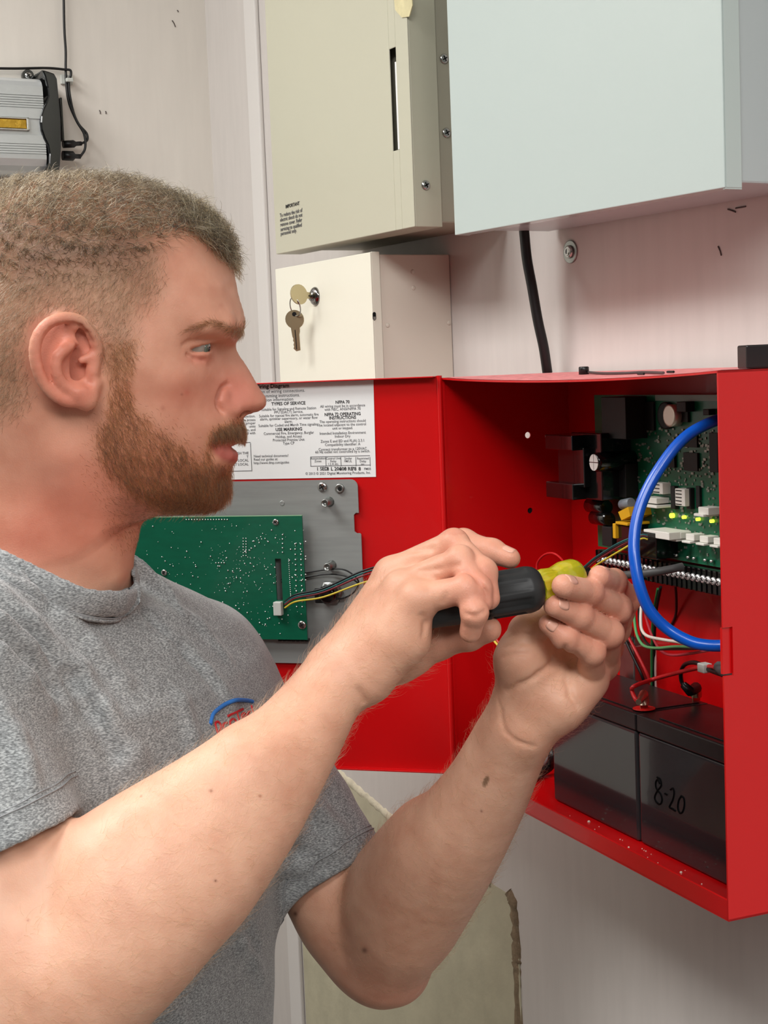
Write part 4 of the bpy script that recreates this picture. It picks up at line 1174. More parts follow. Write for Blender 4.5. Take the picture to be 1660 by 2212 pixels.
RPTS = [(510, 750, 5), (540, 800, 6), (565, 850, 7), (562, 885, 6), (526, 915, 5), (508, 965, 4.5), (512, 990, 5.5), (490, 1050, 9), (460, 1090, 12), (400, 1104, 15), (330, 1115, 20), (215, 1215, 10), (60, 1230, 10), (-50, 1130, 14), (530, 690, 6), (510, 610, 8), (490, 530, 14), (430, 460, 30), (350, 415, 44), (210, 388, 58), (60, 396, 60), (-60, 455, 62), (-112, 600, 66), (-110, 760, 66), (-80, 960, 30), (300, 800, 40), (200, 1000, 36), (300, 600, 55), (430, 800, 20), (420, 950, 20)]
def rbf(pts):
    X = np.array([HPp(a, b) for a, b, _ in pts]); v = np.array([c for _, _, c in pts], float)
    D = np.sqrt(((X[:, None] - X[None]) ** 2).sum(-1))
    Aq = np.zeros((len(X) + 3,) * 2); Aq[:len(X), :len(X)] = D - 2.2 * np.eye(len(X))
    Aq[:len(X), len(X):] = np.c_[np.ones(len(X)), X]; Aq[len(X):, :len(X)] = Aq[:len(X), len(X):].T
    s_ = np.linalg.solve(Aq, np.r_[v, 0, 0, 0])
    def f(Q):
        out = np.empty(len(Q))
        for i in range(0, len(Q), 8192):
            q_ = Q[i:i + 8192]
            out[i:i + 8192] = np.sqrt(((q_[:, None] - X[None]) ** 2).sum(-1)) @ s_[:len(X)] + s_[len(X)] + q_ @ s_[len(X) + 1:]
        return out
    return f
GS = 1.0
g0 = _pp.min(0) - 26; g1 = _pp.max(0) + 26
gn = np.ceil((g1 - g0) / GS).astype(int) + 1
gx, gy = np.meshgrid(g0[0] + np.arange(gn[0]) * GS, g0[1] + np.arange(gn[1]) * GS, indexing='ij')
GQ = np.c_[gx.ravel(), gy.ravel()]
def poly_sd(Q, poly):
    d = np.full(len(Q), 1e9); ins = np.zeros(len(Q), bool)
    for i in range(len(poly)):
        a = poly[i]; b = poly[(i + 1) % len(poly)]
        e = b - a; w_ = Q - a
        t = np.clip(w_ @ e / max(e @ e, 1e-9), 0, 1)
        d = np.minimum(d, ((w_ - t[:, None] * e) ** 2).sum(1))
        c = ((a[1] > Q[:, 1]) != (b[1] > Q[:, 1]))
        ins ^= c & (Q[:, 0] < (b[0] - a[0]) * (Q[:, 1] - a[1]) / (b[1] - a[1] if b[1] != a[1] else 1e-9) + a[0])
    d = np.sqrt(d)
    return np.where(ins, d, -d)
D2 = poly_sd(GQ, _pp)
Wm = np.maximum(rbf(WPTS)(GQ), 3.0); Rm = np.maximum(rbf(RPTS)(GQ), 3.5)
def bump2(px, py, off, sx, sy, amp):
    c = HPp(px, py, off); return amp * np.exp(-((GQ[:, 0] - c[0]) / sx) ** 2 - ((GQ[:, 1] - c[1]) / sy) ** 2)
Wm = Wm + bump2(392, 822, .055, 16, 8, 2.2) + bump2(318, 690, .066, 16, 16, -2.0) + bump2(452, 985, .03, 5, 5, -1.2) + bump2(300, 960, .06, 18, 14, 1.5)
Wm = Wm + bump2(425, 885, .04, 9, 12, -.8) + bump2(478, 805, .022, 5, 5, -1.0) + bump2(446, 728, .040, 7, 5, -2.2) + bump2(415, 742, .048, 8, 7, -1.2)
tt = np.clip(D2 / Rm, 0, 1)
Hm = np.where(D2 > 0, Wm * np.sqrt(np.maximum(1 - (1 - tt) ** 2, 0)), 0)
Hm = Hm.reshape(gn); D2g = D2.reshape(gn)
gxx, gyy = np.gradient(np.where(D2g > 0, Hm, D2g), GS)
Gm = 1 / np.sqrt(1 + np.minimum(gxx ** 2 + gyy ** 2, 30))
def samp(G, q_):
    x = (q_[:, 0] - g0[0]) / GS; y = (q_[:, 1] - g0[1]) / GS
    x = np.clip(x, 0, gn[0] - 1.001); y = np.clip(y, 0, gn[1] - 1.001)
    i = x.astype(int); j = y.astype(int); fx = x - i; fy = y - j
    return G[i, j] * (1 - fx) * (1 - fy) + G[i + 1, j] * fx * (1 - fy) + G[i, j + 1] * (1 - fx) * fy + G[i + 1, j + 1] * fx * fy
def head_local(p):
    d = p - HP.o
    return np.stack([d @ HP.r, d @ HP.u, d @ HP.n], 1) * 1000
def head_sdf(p):
    q_ = head_local(p)
    h_ = samp(Hm, q_); dd = samp(D2g, q_); gg = samp(Gm, q_)
    l = np.abs(q_[:, 2])
    e_ = l - h_
    ins = np.where(e_ > 0, np.maximum(e_ * gg, e_ - .3 * h_), e_ * gg)
    out = np.sqrt(l ** 2 + np.minimum(dd, 0) ** 2)
    return np.where(dd > 0, ins, out) / 1000
hb = HP.at(0.005, -.02, 0)
BODY = Field()
HQ = lambda px, py, l: HP.hit(px, py, l)                 # pixel at lateral distance l (m, towards the camera)
def mirror(p):
    p = np.asarray(p, float); return p - 2 * ((p - HP.o) @ HP.n)[..., None] * HP.n
# neck
NK0 = P(120, 960, 1.065); NK1 = P(85, 1300, 1.085)
BODY.u(FN(head_sdf, HP.at(.0, -.02, 0), .19), 0)
BODY.u(RC(P(104, 860, 1.062), P(74, 1150, 1.07), .058, .0600), .026)
BODY.u(RC(P(74, 1150, 1.07), P(40, 1330, 1.085), .0600, .066), .02)
BODY.u(RC(P(252, 1160, 1.066), P(238, 1215, 1.068), .011, .012), .018)               # larynx
BODY.u(RC(P(150, 985, 1.012), P(216, 1235, 1.045), .011, .012), .022)               # sternomastoid
# eye: lids over the ball, then the opening
EC = HQ(424, 748, .0298) - HP.r * .0022
ER = .0118
BODY.u(EL(EC, (HP.r, HP.u, HP.n), (.0136, .0132, .0136)), .005)
def eye_open(p):
    d = p - EC
    a, b, l = d @ HP.r, d @ HP.u, d @ HP.n
    r_ = np.sqrt(a * a + b * b + l * l)
    az = np.degrees(np.arctan2(l, a))                    # 0 = forward, 90 = to the side
    c_ = np.sqrt(np.clip(1 - ((az - 32) / 66.0) ** 2, 0, 1))
    el = np.degrees(np.arctan2(b + .0010 + .0016 * np.clip((az - 32) / 66.0, -1, 1), np.sqrt(a * a + l * l)))
    lim = c_ * np.where(el > 0, 10.5, 16.0)
    ang = (np.abs(el) - lim) * math.pi / 180 * np.maximum(r_, .006)
    return np.maximum(np.maximum(ang, ER - .0006 - r_), r_ - .024)
BODY.cut(FN(eye_open, EC, .026), .0008)
BODY.cut(FN(lambda p: eye_open(mirror(p)), mirror(EC), .026), .0008)
# crease above the upper lid
CRS = []
for mm in (lambda p: p, mirror):
    cr = [HQ(390, 744, .0510), HQ(402, 737, .049), HQ(425, 731.5, .045), HQ(446, 731, .039)]
    for a, b in zip(cr[:-1], cr[1:]): CRS.append(RC(mm(a), mm(b), .0006, .0006))
    bg_ = [HQ(400, 766, .0485), HQ(420, 776, .0445), HQ(440, 778, .037)]
    for a, b in zip(bg_[:-1], bg_[1:]): BODY.cut(RC(mm(a), mm(b), .0006, .0006), .003)
for c_ in CRS:                               # press the crease only shallowly into the surface found there
    for e_ in ('a', 'b'):
        v_ = getattr(c_, e_)
        for _ in range(3): v_ = v_ - (BODY.grad(v_[None]) * (BODY.evl(v_[None])[:, None] - .0002))[0]
        setattr(c_, e_, v_)
    c_.c = (c_.a + c_.b) / 2; c_.R = np.linalg.norm(c_.b - c_.a) / 2 + .001
for c_ in CRS: BODY.cut(c_, .0030)
# nose wing groove, nostril, mouth line
for mm in (lambda p: p, mirror):
    gr = [HQ(490, 832, .0165), HQ(478, 842, .0195), HQ(470, 858, .0225), HQ(471, 874, .0232), HQ(478, 888, .0222)]
    for a, b in zip(gr[:-1], gr[1:]): BODY.cut(RC(mm(a), mm(b), .0007, .0007), .0055)
    al = [HQ(484, 852, .0178), HQ(480, 868, .0185), HQ(492, 882, .0165), HQ(508, 886, .0145)]
    for a, b in zip(al[:-1], al[1:]): BODY.u(RC(mm(a), mm(b), .0027, .0024), .005)
    no = [HQ(508, 892, .0092), HQ(530, 891, .0072)]
    BODY.cut(RC(mm(no[0]), mm(no[1]), .0032, .0026), .0015)
    ml = [HQ(453, 962, .0275), HQ(466, 964, .0245), HQ(482, 965.5, .0185), HQ(496, 966, .0105), HQ(503.5, 966, .0)]
    for a, b in zip(ml[:-1], ml[1:]): BODY.cut(RC(mm(a), mm(b), .0008, .0008), .0022)
    up_ = [HQ(474, 953, .0225), HQ(494, 951, .0155), HQ(510, 951, .006)]
    for a, b in zip(up_[:-1], up_[1:]): BODY.u(RC(mm(a), mm(b), .0026, .003), .004)
    lo_ = [HQ(474, 975, .0225), HQ(492, 982, .0150), HQ(504, 984, .006)]
    for a, b in zip(lo_[:-1], lo_[1:]): BODY.u(RC(mm(a), mm(b), .0026, .0036), .004)
    # brow ridge
    bw_ = [HQ(505, 706, .020), HQ(480, 702, .036), HQ(445, 706, .048)]
    for a, b in zip(bw_[:-1], bw_[1:]): BODY.u(RC(mm(a), mm(b), .0036, .0032), .012)
# ear
for mm in (lambda p: p, mirror):
    ax_ = nrm(HP.n * .90 - HP.r * .42); fw_ = nrm(HP.r - ax_ * (HP.r @ ax_)); up2 = np.cross(ax_, fw_)
    if mm is mirror:
        f_ = lambda v: v - 2 * HP.n * (v @ HP.n)
    else: f_ = lambda v: v
    def E_(px, py, l): return mm(HQ(px, py, l))
    axes = (f_(fw_), f_(nrm(HP.u + HP.r * -.10)), f_(ax_))
    BODY.u(EL(E_(134, 772, .0785), axes, (.0185, .0285, .0048)), .004)
    BODY.u(RC(E_(170, 850, .0765), E_(186, 862, .0735), .0075, .0062), .005)      # lobe
    BODY.u(RC(E_(186, 862, .0735), E_(198, 830, .0715), .0062, .0062), .006)
    hx = [(212, 758, .0735), (204, 735, .0765), (190, 708, .081), (168, 692, .0845), (138, 687, .088), (106, 698, .0915), (84, 722, .093), (75, 755, .093), (80, 792, .0915), (92, 823, .0885), (112, 848, .085), (138, 864, .081), (165, 868, .0775)]
    hpts = spline([E_(*q_) for q_ in hx], 2)
    for i, (a, b) in enumerate(zip(hpts[:-1], hpts[1:])): BODY.u(RC(a, b, .0034, .0034), .0025)
    BODY.cut(EL(E_(166, 790, .0845), axes, (.0100, .0140, .0075)), .003)            # concha
    BODY.cut(RC(E_(176, 815, .082), E_(192, 826, .079), .0035, .003), .003)
    BODY.cut(RC(E_(150, 722, .0875), E_(172, 726, .0835), .0045, .0035), .0035)      # triangular fossa
    sc = [(196, 738, .080), (172, 706, .0855), (142, 703, .090), (112, 713, .094), (96, 742, .0955), (98, 782, .094), (112, 822, .090)]
    spts = spline([E_(*q_) for q_ in sc], 2)
    for a, b in zip(spts[:-1], spts[1:]): BODY.cut(RC(a, b, .0017, .0017), .002)
    an = [(150, 748, .0855), (124, 770, .089), (122, 806, .0875), (138, 834, .083), (164, 842, .079)]
    apts = spline([E_(*q_) for q_ in an], 2)
    for a, b in zip(apts[:-1], apts[1:]): BODY.u(RC(a, b, .0032, .0030), .003)
    BODY.u(RC(E_(203, 776, .0735), E_(200, 800, .074), .0045, .0042), .004)          # tragus
    BODY.u(RC(E_(176, 778, .078), E_(208, 764, .0745), .0022, .0025), .003)          # crus

# ---- right arm and hand (the near one)
Zp = lambda x, y, Y: P(680 + .44578 * x, 1100 + .44578 * y, Y)
SR = P(-150, 1480, .935); ERr = P(60, 2215, .868)
ra = [(SR, .050), (P(-55, 1800, .90), .0525), (P(10, 2040, .875), .052), (ERr, .046)]
BODY.limb(ra, .004)
fa = [(ERr, .046), (P(150, 2105, .870), .052), (P(250, 2015, .875), .0505), (P(345, 1923, .885), .0475), (P(414, 1866, .893), .044), (P(526, 1752, .91), .0355), (P(630, 1607, .932), .0285), (P(697, 1512, .950), .0225), (P(738, 1452, .960), .0210)]
BODY.u(RC(fa[0][0], fa[1][0], .046, .052), .03); BODY.limb(fa, .004)
fb = [(P(414, 1862, .915), .040), (P(526, 1748, .935), .033), (P(630, 1605, .955), .027), (P(697, 1508, .972), .022), (P(742, 1446, .980), .020)]
BODY.u(RC(fb[0][0], fb[1][0], fb[0][1], fb[1][1]), .012); BODY.limb(fb, .006)
BODY.u(RC(P(232, 1870, .875), P(520, 1650, .905), .030, .018), .03)                 # brachioradialis
WRr = P(738, 1452, .962)
mcA, mcB, mcC, mcD = Zp(375, 318, .985), Zp(420, 385, .963), Zp(495, 440, .946), Zp(395, 335, 1.003)
for m_, r1 in ((mcA, .0112), (mcB, .0108), (mcC, .0104), (mcD, .0112)):
    BODY.u(RC(WRr, m_, .0195, r1), .007)
BODY.u(RC(P(742, 1446, .978), mcD, .018, .0115), .008)
BODY.u(RC(Zp(250, 790, .955), Zp(430, 620, .950), .0205, .0155), .010)              # hypothenar
BODY.u(RC(Zp(430, 620, .950), mcC, .0155, .0100), .010)
BODY.u(RC(Zp(300, 760, .985), Zp(560, 650, .990), .017, .0125), .010)               # thenar
FING_R = {
 'A': [(mcA, .0110), (Zp(675, 166, .971), .0088), (Zp(818, 305, .951), .0081), (Zp(843, 432, .9465), .0074)],
 'B': [(mcB, .0108), (Zp(702, 246, .953), .0087), (Zp(792, 385, .939), .0079), (Zp(808, 448, .9385), .0072)],
 'C': [(mcC, .0102), (Zp(735, 386, .937), .0085), (Zp(776, 500, .931), .0077), (Zp(755, 594, .938), .0069)],
 'D': [(mcD, .0110), (Zp(720, 165, 1.000), .0089), (Zp(860, 206, .992), .0078), (Zp(948, 238, .985), .0068)],
}
TH_R = [(Zp(420, 730, .988), .0135), (Zp(600, 640, .985), .0115), (Zp(748, 610, .976), .0095), (Zp(843, 582, .968), .0084)]
class CH:                                     # one finger: its joints blended among themselves only
    def __init__(s, ch, k):
        s.p = [RC(ch[i][0], ch[i + 1][0], ch[i][1], ch[i + 1][1]) for i in range(len(ch) - 1)]
        for i in range(1, len(ch) - 1): s.p.append(RC(ch[i][0], ch[i][0] + 1e-4, ch[i][1] * 1.015, ch[i][1] * 1.015))
        P_ = np.array([c[0] for c in ch]); s.c = P_.mean(0); s.R = np.linalg.norm(P_ - s.c, axis=1).max() + .012; s.k = k
    def __call__(s, p):
        d = s.p[0](p)
        for q_ in s.p[1:]: d = smin(d, q_(p), s.k)
        return d
def finger(ch, kb=.006, kj=.0005):
    a, b = ch[0][0], ch[1][0]
    BODY.u(RC(a, a + (b - a) * .22, ch[0][1], ch[0][1] * .96), kb)
    BODY.u(CH(ch, .0034), kj)
for k_ in 'DABC': finger(FING_R[k_], .006)
finger(TH_R, .009)
# ---- left arm and hand (the far one)
SL = P(425, 1440, 1.270)
EL_ = P(822, 2058, 1.195)
la = [(SL, .046), (P(594, 1690, 1.24), .0410), (P(708, 1892, 1.213), .0410), (P(765, 1985, 1.203), .0430), (EL_, .0385)]
BODY.limb(la, .004)
lf = [(EL_, .0385), (P(868, 1978, 1.165), .0450), (P(922, 1895, 1.135), .0430), (P(985, 1808, 1.10), .0370), (P(1045, 1718, 1.072), .0305), (P(1085, 1640, 1.052), .0268), (P(1116, 1575, 1.037), .0245)]
BODY.u(RC(lf[0][0], lf[1][0], lf[0][1], lf[1][1]), .014); BODY.limb(lf, .004)
BODY.u(RC(P(838, 2105, 1.20), P(860, 2105, 1.195), .020, .018), .02)                # point of the elbow
BODY.u(RC(P(862, 1900, 1.16), P(925, 1815, 1.125), .030, .024), .03)
WL_ = Zp(985, 1058, 1.036)
lm = {'H': Zp(1450, 575, 1.078), 'G': Zp(1412, 668, 1.062), 'F': Zp(1396, 748, 1.047), 'E': Zp(1338, 826, 1.032)}
for k_, r1 in (('H', .0118), ('G', .0115), ('F', .0112), ('E', .0104)):
    BODY.u(RC(Zp(1005, 1010, 1.042), lm[k_], .0190, r1), .008)
BODY.u(RC(Zp(1030, 1030, 1.027), Zp(1180, 935, 1.022), .0160, .0165), .022)         # hypothenar
BODY.u(RC(Zp(1180, 935, 1.022), Zp(1290, 850, 1.026), .0165, .0125), .014)
BODY.u(RC(Zp(985, 880, 1.026), Zp(995, 730, 1.014), .0140, .0150), .016)            # thenar
BODY.u(RC(Zp(995, 730, 1.019), Zp(1025, 605, 1.019), .0155, .0112), .012)
BODY.u(RC(Zp(1060, 870, 1.030), Zp(1300, 760, 1.040), .0165, .0125), .016)          # hollow of the palm
BODY.u(RC(Zp(1050, 740, 1.032), Zp(1340, 660, 1.054), .0150, .0115), .016)
BODY.u(RC(Zp(1100, 620, 1.040), Zp(1360, 590, 1.066), .0105, .0110), .010)
FING_L = {
 'E': [(lm['E'], .0104), (Zp(1345, 690, .998), .0083), (Zp(1215, 622, .986), .0077), (Zp(1131, 556, .985), .0062)],
 'F': [(lm['F'], .0110), (Zp(1428, 602, 1.004), .0091), (Zp(1280, 514, .986), .0084), (Zp(1164, 468, .974), .0073)],
 'G': [(lm['G'], .0112), (Zp(1468, 482, 1.016), .0094), (Zp(1330, 400, .990), .0083), (Zp(1207, 372, .9665), .0077)],
 'H': [(lm['H'], .0112), (Zp(1515, 432, 1.046), .0090), (Zp(1450, 352, 1.018), .0081), (Zp(1380, 327, .993), .0074)],
}
TH_L = [(Zp(1000, 700, 1.018), .0130), (Zp(1025, 595, 1.018), .0112), (Zp(1090, 555, 1.018), .0096), (Zp(1165, 490, 1.012), .0080)]
for k_ in 'HGFE': finger(FING_L[k_], .005)
finger(TH_L, .007)
# palm creases
def crease(pts, r=.0007, k=.0032, lift=0.0):
    q_ = []
    for x, y in pts:
        h_ = BODY.march(680 + .44578 * x, 1100 + .44578 * y)
        if h_ is not None: q_.append(h_)
    for a, b in zip(q_[:-1], q_[1:]): CRE.append(RC(a, b, r, r)); CK.append(k)
CRE = []; CK = []
crease([(1215, 665), (1160, 735), (1085, 800), (1000, 850), (935, 885)], .0006, .0045)
crease([(1255, 700), (1235, 760), (1225, 830), (1240, 900), (1275, 955)], .0007, .004)
crease([(905, 1010), (925, 1080), (980, 1125), (1060, 1150)], .0004, .003)
crease([(890, 930), (905, 980), (900, 1030)], .0004, .0025)
crease([(940, 620), (1000, 600), (1060, 605)], .0004, .002); crease([(920, 670), (990, 650), (1070, 650)], .0004, .002); crease([(905, 720), (970, 700), (1050, 700)], .0004, .002)
crease([(1265, 705), (1290, 735)], .0006, .003)
crease([(215, 880), (240, 935)], .0008, .004); crease([(520, 520), (540, 560), (530, 610)], .0008, .004)
crease([(725, 505), (780, 520), (830, 490)], .0006, .0025); crease([(625, 450), (640, 410)], .0006, .0025)
crease([(742, 300), (798, 348), (843, 425), (862, 505)], .0007, .003)
crease([(500, 300), (600, 290), (700, 270)], .0005, .003); crease([(470, 200), (560, 190), (640, 200)], .0005, .004)
for c_, k_ in zip(CRE, CK): BODY.cut(c_, k_)
# ---- trunk under the shirt, kept slim
NB = P(80, 1330, 1.09); SPN = P(60, 1700, 1.10); PEL = P(60, 2700, 1.12)
BODY.u(RC(NB, SR, .050, .044), .03); BODY.u(RC(NB, SL, .050, .040), .03)
BODY.u(RC(NB, SPN, .066, .070), .03); BODY.u(RC(SPN, PEL, .070, .065), .03)
# ---- skin mesh and its colouring
pos, qd = polygonize(BODY, (-.62, .75, .50), (.32, 1.45, 1.95), .00125)
pos, qd = main_island(pos, qd)
pos = relax(pos, qd, 1, .5)
def project(p):
    d = p - CAM
    z = d @ FW
    return np.stack([CX + F_PX * (d @ RT) / z, CY - F_PX * (d @ UP) / z], 1)
def gauss(p, c, r): return np.exp(-((p - c) ** 2).sum(1) / r ** 2)
def near_px(p):
    """pixel position of a head point after folding it onto the near half"""
    q_ = head_local(p) / 1000
    q_[:, 2] = np.abs(q_[:, 2])
    w_ = HP.o + q_[:, :1] * HP.r + q_[:, 1:2] * HP.u + q_[:, 2:] * HP.n
    return project(w_)
def inpoly(xy, poly, soft):
    return np.clip(poly_sd(xy, np.array(poly, float)) / soft * .5 + .5, 0, 1)
HAIR_TOP = [(-140, 330), (520, 330), (560, 520), (520, 575), (497, 572), (470, 548), (440, 520), (405, 502), (372, 508), (345, 528), (318, 552), (280, 575), (240, 590), (180, 590), (100, 600), (0, 610), (-140, 640)]
FADE = [(-140, 600), (0, 580), (180, 570), (300, 545), (335, 545), (350, 585), (350, 625), (325, 650), (300, 665), (290, 700), (296, 740), (285, 770), (272, 800), (240, 800), (222, 740), (205, 710), (160, 680), (110, 672), (72, 700), (55, 760), (62, 850), (40, 885), (0, 905), (-140, 930)]
SIDEB = [(225, 735), (296, 730), (288, 790), (282, 850), (272, 905), (245, 905), (236, 850), (228, 790)]
BEARD = [(236, 850), (282, 850), (288, 880), (320, 900), (350, 930), (392, 952), (415, 975), (432, 990), (440, 968), (448, 948), (455, 930), (470, 914), (498, 905), (522, 900), (545, 915), (545, 945), (520, 950), (496, 949), (474, 953), (461, 962), (458, 975), (462, 990), (474, 1000), (500, 1003), (525, 1003), (520, 1060), (505, 1100), (450, 1125), (400, 1125), (330, 1100), (270, 1060), (225, 1010), (205, 970), (205, 930), (225, 900)]
STUB = [(215, 880), (300, 880), (360, 915), (420, 960), (420, 1120), (345, 1135), (310, 1165), (290, 1190), (255, 1165), (225, 1110), (205, 1050), (190, 980), (195, 930)]
LIPU = [(455, 961), (466, 953), (484, 948), (500, 944), (520, 943), (530, 950), (510, 960), (500, 966), (478, 966)]
LIPL = [(453, 962), (478, 965), (503, 966), (520, 975), (520, 997), (500, 999), (482, 994), (466, 982)]
BROW = [(402, 715), (418, 707), (436, 699), (456, 693), (480, 696), (505, 704), (528, 706), (537, 714), (524, 722), (502, 718), (480, 710), (456, 704), (434, 708), (418, 713)]
def skin_color(p):
    n = len(p)
    xy = project(p)
    headw = np.clip((p[:, 2] - (P(90, 1330, 1.07)[2])) / .06, 0, 1)[:, None]
    headw[(p[:, 0] > -.10) & (p[:, 2] < P(300, 1150, 1.06)[2])] = 0
    base_ = np.array(rgb(226, 178, 151)[:3]); face = np.array(rgb(217, 162, 137)[:3])
    c = base_ * (1 - headw) + face * headw
    def mixc(c, col, w_): return c * (1 - w_[:, None]) + np.array(rgb(*col)[:3]) * w_[:, None]
    hd = headw[:, 0] > 0
    h_idx = np.nonzero(hd)[0]
    ph = p[h_idx]; npx = near_px(ph); ch = c[h_idx]
    g2 = lambda x, y, rx, ry: np.exp(-((npx[:, 0] - x) / rx) ** 2 - ((npx[:, 1] - y) / ry) ** 2)
    ch = mixc(ch, (206, 118, 96), .62 * headw[h_idx, 0] * np.clip(g2(200, 1060, 150, 110) + g2(90, 1180, 130, 80), 0, 1))   # reddened neck
    ch = mixc(ch, (214, 120, 108), .55 * g2(515, 850, 60, 55))                                             # nose
    ch = mixc(ch, (214, 128, 108), .40 * g2(400, 850, 70, 45))
    ch = mixc(ch, (214, 118, 104), .45 * np.clip(g2(430, 775, 30, 14), 0, 1))
    ch = mixc(ch, (222, 130, 110), .55 * inpoly(npx, [(60, 690), (150, 672), (215, 740), (212, 850), (185, 890), (120, 880), (66, 800)], 14))
    ch = mixc(ch, (166, 138, 112), .60 * inpoly(npx, FADE, 26)); ch = mixc(ch, (92, 74, 52), .72 * inpoly(npx, HAIR_TOP, 46))
    ch = mixc(ch, (172, 118, 84), .50 * np.clip(inpoly(npx, BEARD, 16) + inpoly(npx, SIDEB, 12), 0, 1))
    ch = mixc(ch, (176, 126, 104), .30 * inpoly(npx, STUB, 30))
    ch = mixc(ch, (132, 100, 70), .55 * inpoly(npx, BROW, 6))
    ch = mixc(ch, (186, 100, 94), .85 * np.clip(inpoly(npx, LIPU, 5) + inpoly(npx, LIPL, 5), 0, 1))
    for x, y, r_, col, w_ in ((393, 852, 3, (150, 84, 70), .6), (404, 848, 7, (206, 96, 86), .35), (352, 882, 5, (176, 104, 84), .5), (478, 660, 5, (188, 118, 98), .3)):
        ch = mixc(ch, col, w_ * g2(x, y, r_, r_))
    c[h_idx] = ch
    # knuckles, fingertips and elbow are pinker
    for ch_, w_ in [(FING_R[k], .3) for k in FING_R] + [(FING_L[k], .40) for k in FING_L] + [(TH_R, .3)]:
        for (q_, r_) in ch_[1:]:
            c = mixc(c, (218, 132, 114), w_ * gauss(p, q_, r_ * 1.7))
    c = mixc(c, (216, 136, 112), .5 * gauss(p, P(855, 2120, 1.17), .04))
    # moles, and the brown mark on the far forearm
    for x, y, r_, col in ((456, 1708, 4, (150, 96, 70)), (562, 1720, 3.5, (170, 104, 74)), (466, 1903, 3, (110, 60, 46)), (60, 1988, 3, (170, 100, 80)), (638, 1974, 4.5, (110, 58, 48)), (788, 2053, 6, (122, 86, 70)), (1041, 1752, 2.5, (130, 80, 66)), (305, 1720, 2, (150, 96, 70))):
        w_ = np.exp(-((xy - (x, y)) ** 2).sum(1) / r_ ** 2) * (p[:, 1] < 1.3); c = mixc(c, col, .85 * w_)
    e_ = xy - np.array([1050, 1688]); ca, sa = math.cos(.35), math.sin(.35)
    w_ = np.clip(1.25 - np.sqrt(((e_[:, 0] * ca + e_[:, 1] * sa) / 5.5) ** 2 + ((-e_[:, 0] * sa + e_[:, 1] * ca) / 12) ** 2), 0, 1)
    c = mixc(c, (112, 84, 58), np.clip(w_ * 2, 0, .8))
    return c
scol = skin_color(pos)
M_skin = bpy.data.materials.new('skin'); M_skin.use_nodes = True
def build_skin(m):
    nt = m.node_tree; N = nt.nodes; L = nt.links; b = N['Principled BSDF']
    at = N.new('ShaderNodeAttribute'); at.attribute_name = 'skin_tone'
    tc = N.new('ShaderNodeTexCoord')
    n1 = N.new('ShaderNodeTexNoise'); n1.inputs['Scale'].default_value = 55; n1.inputs['Detail'].default_value = 5
    n2 = N.new('ShaderNodeTexNoise'); n2.inputs['Scale'].default_value = 14; n2.inputs['Detail'].default_value = 3
    L.new(tc.outputs['Object'], n1.inputs[0]); L.new(tc.outputs['Object'], n2.inputs[0])
    mx = N.new('ShaderNodeMix'); mx.data_type = 'RGBA'; mx.blend_type = 'MULTIPLY'; mx.inputs[0].default_value = .7
    cr = N.new('ShaderNodeValToRGB'); cr.color_ramp.elements[0].position = .32; cr.color_ramp.elements[0].color = (.80, .62, .56, 1); cr.color_ramp.elements[1].position = .64; cr.color_ramp.elements[1].color = (1.06, 1.05, 1.04, 1)
    ad = N.new('ShaderNodeMath'); ad.operation = 'MULTIPLY_ADD'; ad.inputs[1].default_value = .55
    L.new(n1.outputs[0], ad.inputs[0])
    m2 = N.new('ShaderNodeMath'); m2.operation = 'MULTIPLY'; m2.inputs[1].default_value = .45; L.new(n2.outputs[0], m2.inputs[0]); L.new(m2.outputs[0], ad.inputs[2])
    L.new(ad.outputs[0], cr.inputs[0])
    L.new(at.outputs['Color'], mx.inputs[6]); L.new(cr.outputs[0], mx.inputs[7])
    L.new(mx.outputs[2], b.inputs['Base Color'])
    b.inputs['Roughness'].default_value = .48; b.inputs['Specular IOR Level'].default_value = .38
    b.inputs['Subsurface Weight'].default_value = .22; b.inputs['Subsurface Radius'].default_value = (1.0, .38, .22); b.inputs['Subsurface Scale'].default_value = .0035
    v = N.new('ShaderNodeTexVoronoi'); v.inputs['Scale'].default_value = 900
    n3 = N.new('ShaderNodeTexNoise'); n3.inputs['Scale'].default_value = 260; n3.inputs['Detail'].default_value = 4
    L.new(tc.outputs['Object'], v.inputs[0]); L.new(tc.outputs['Object'], n3.inputs[0])
    sm = N.new('ShaderNodeMath'); sm.operation = 'ADD'; L.new(v.outputs[0], sm.inputs[0]); L.new(n3.outputs[0], sm.inputs[1])
    bp = N.new('ShaderNodeBump'); bp.inputs['Strength'].default_value = .12; bp.inputs['Distance'].default_value = .0008
    L.new(sm.outputs[0], bp.inputs['Height']); L.new(bp.outputs[0], b.inputs['Normal'])
build_skin(M_skin)
me = np_mesh('person', pos, qd, M_skin)
att = me.color_attributes.new('skin_tone', 'FLOAT_COLOR', 'POINT')
att.data.foreach_set('color', np.c_[scol, np.ones(len(scol))].astype(np.float32).ravel())
person = bpy.data.objects.new('person', me); COL.objects.link(person)
person['label'] = 'bearded man in profile in a grey T-shirt, using a screwdriver at the red cabinet'
person['category'] = 'person'
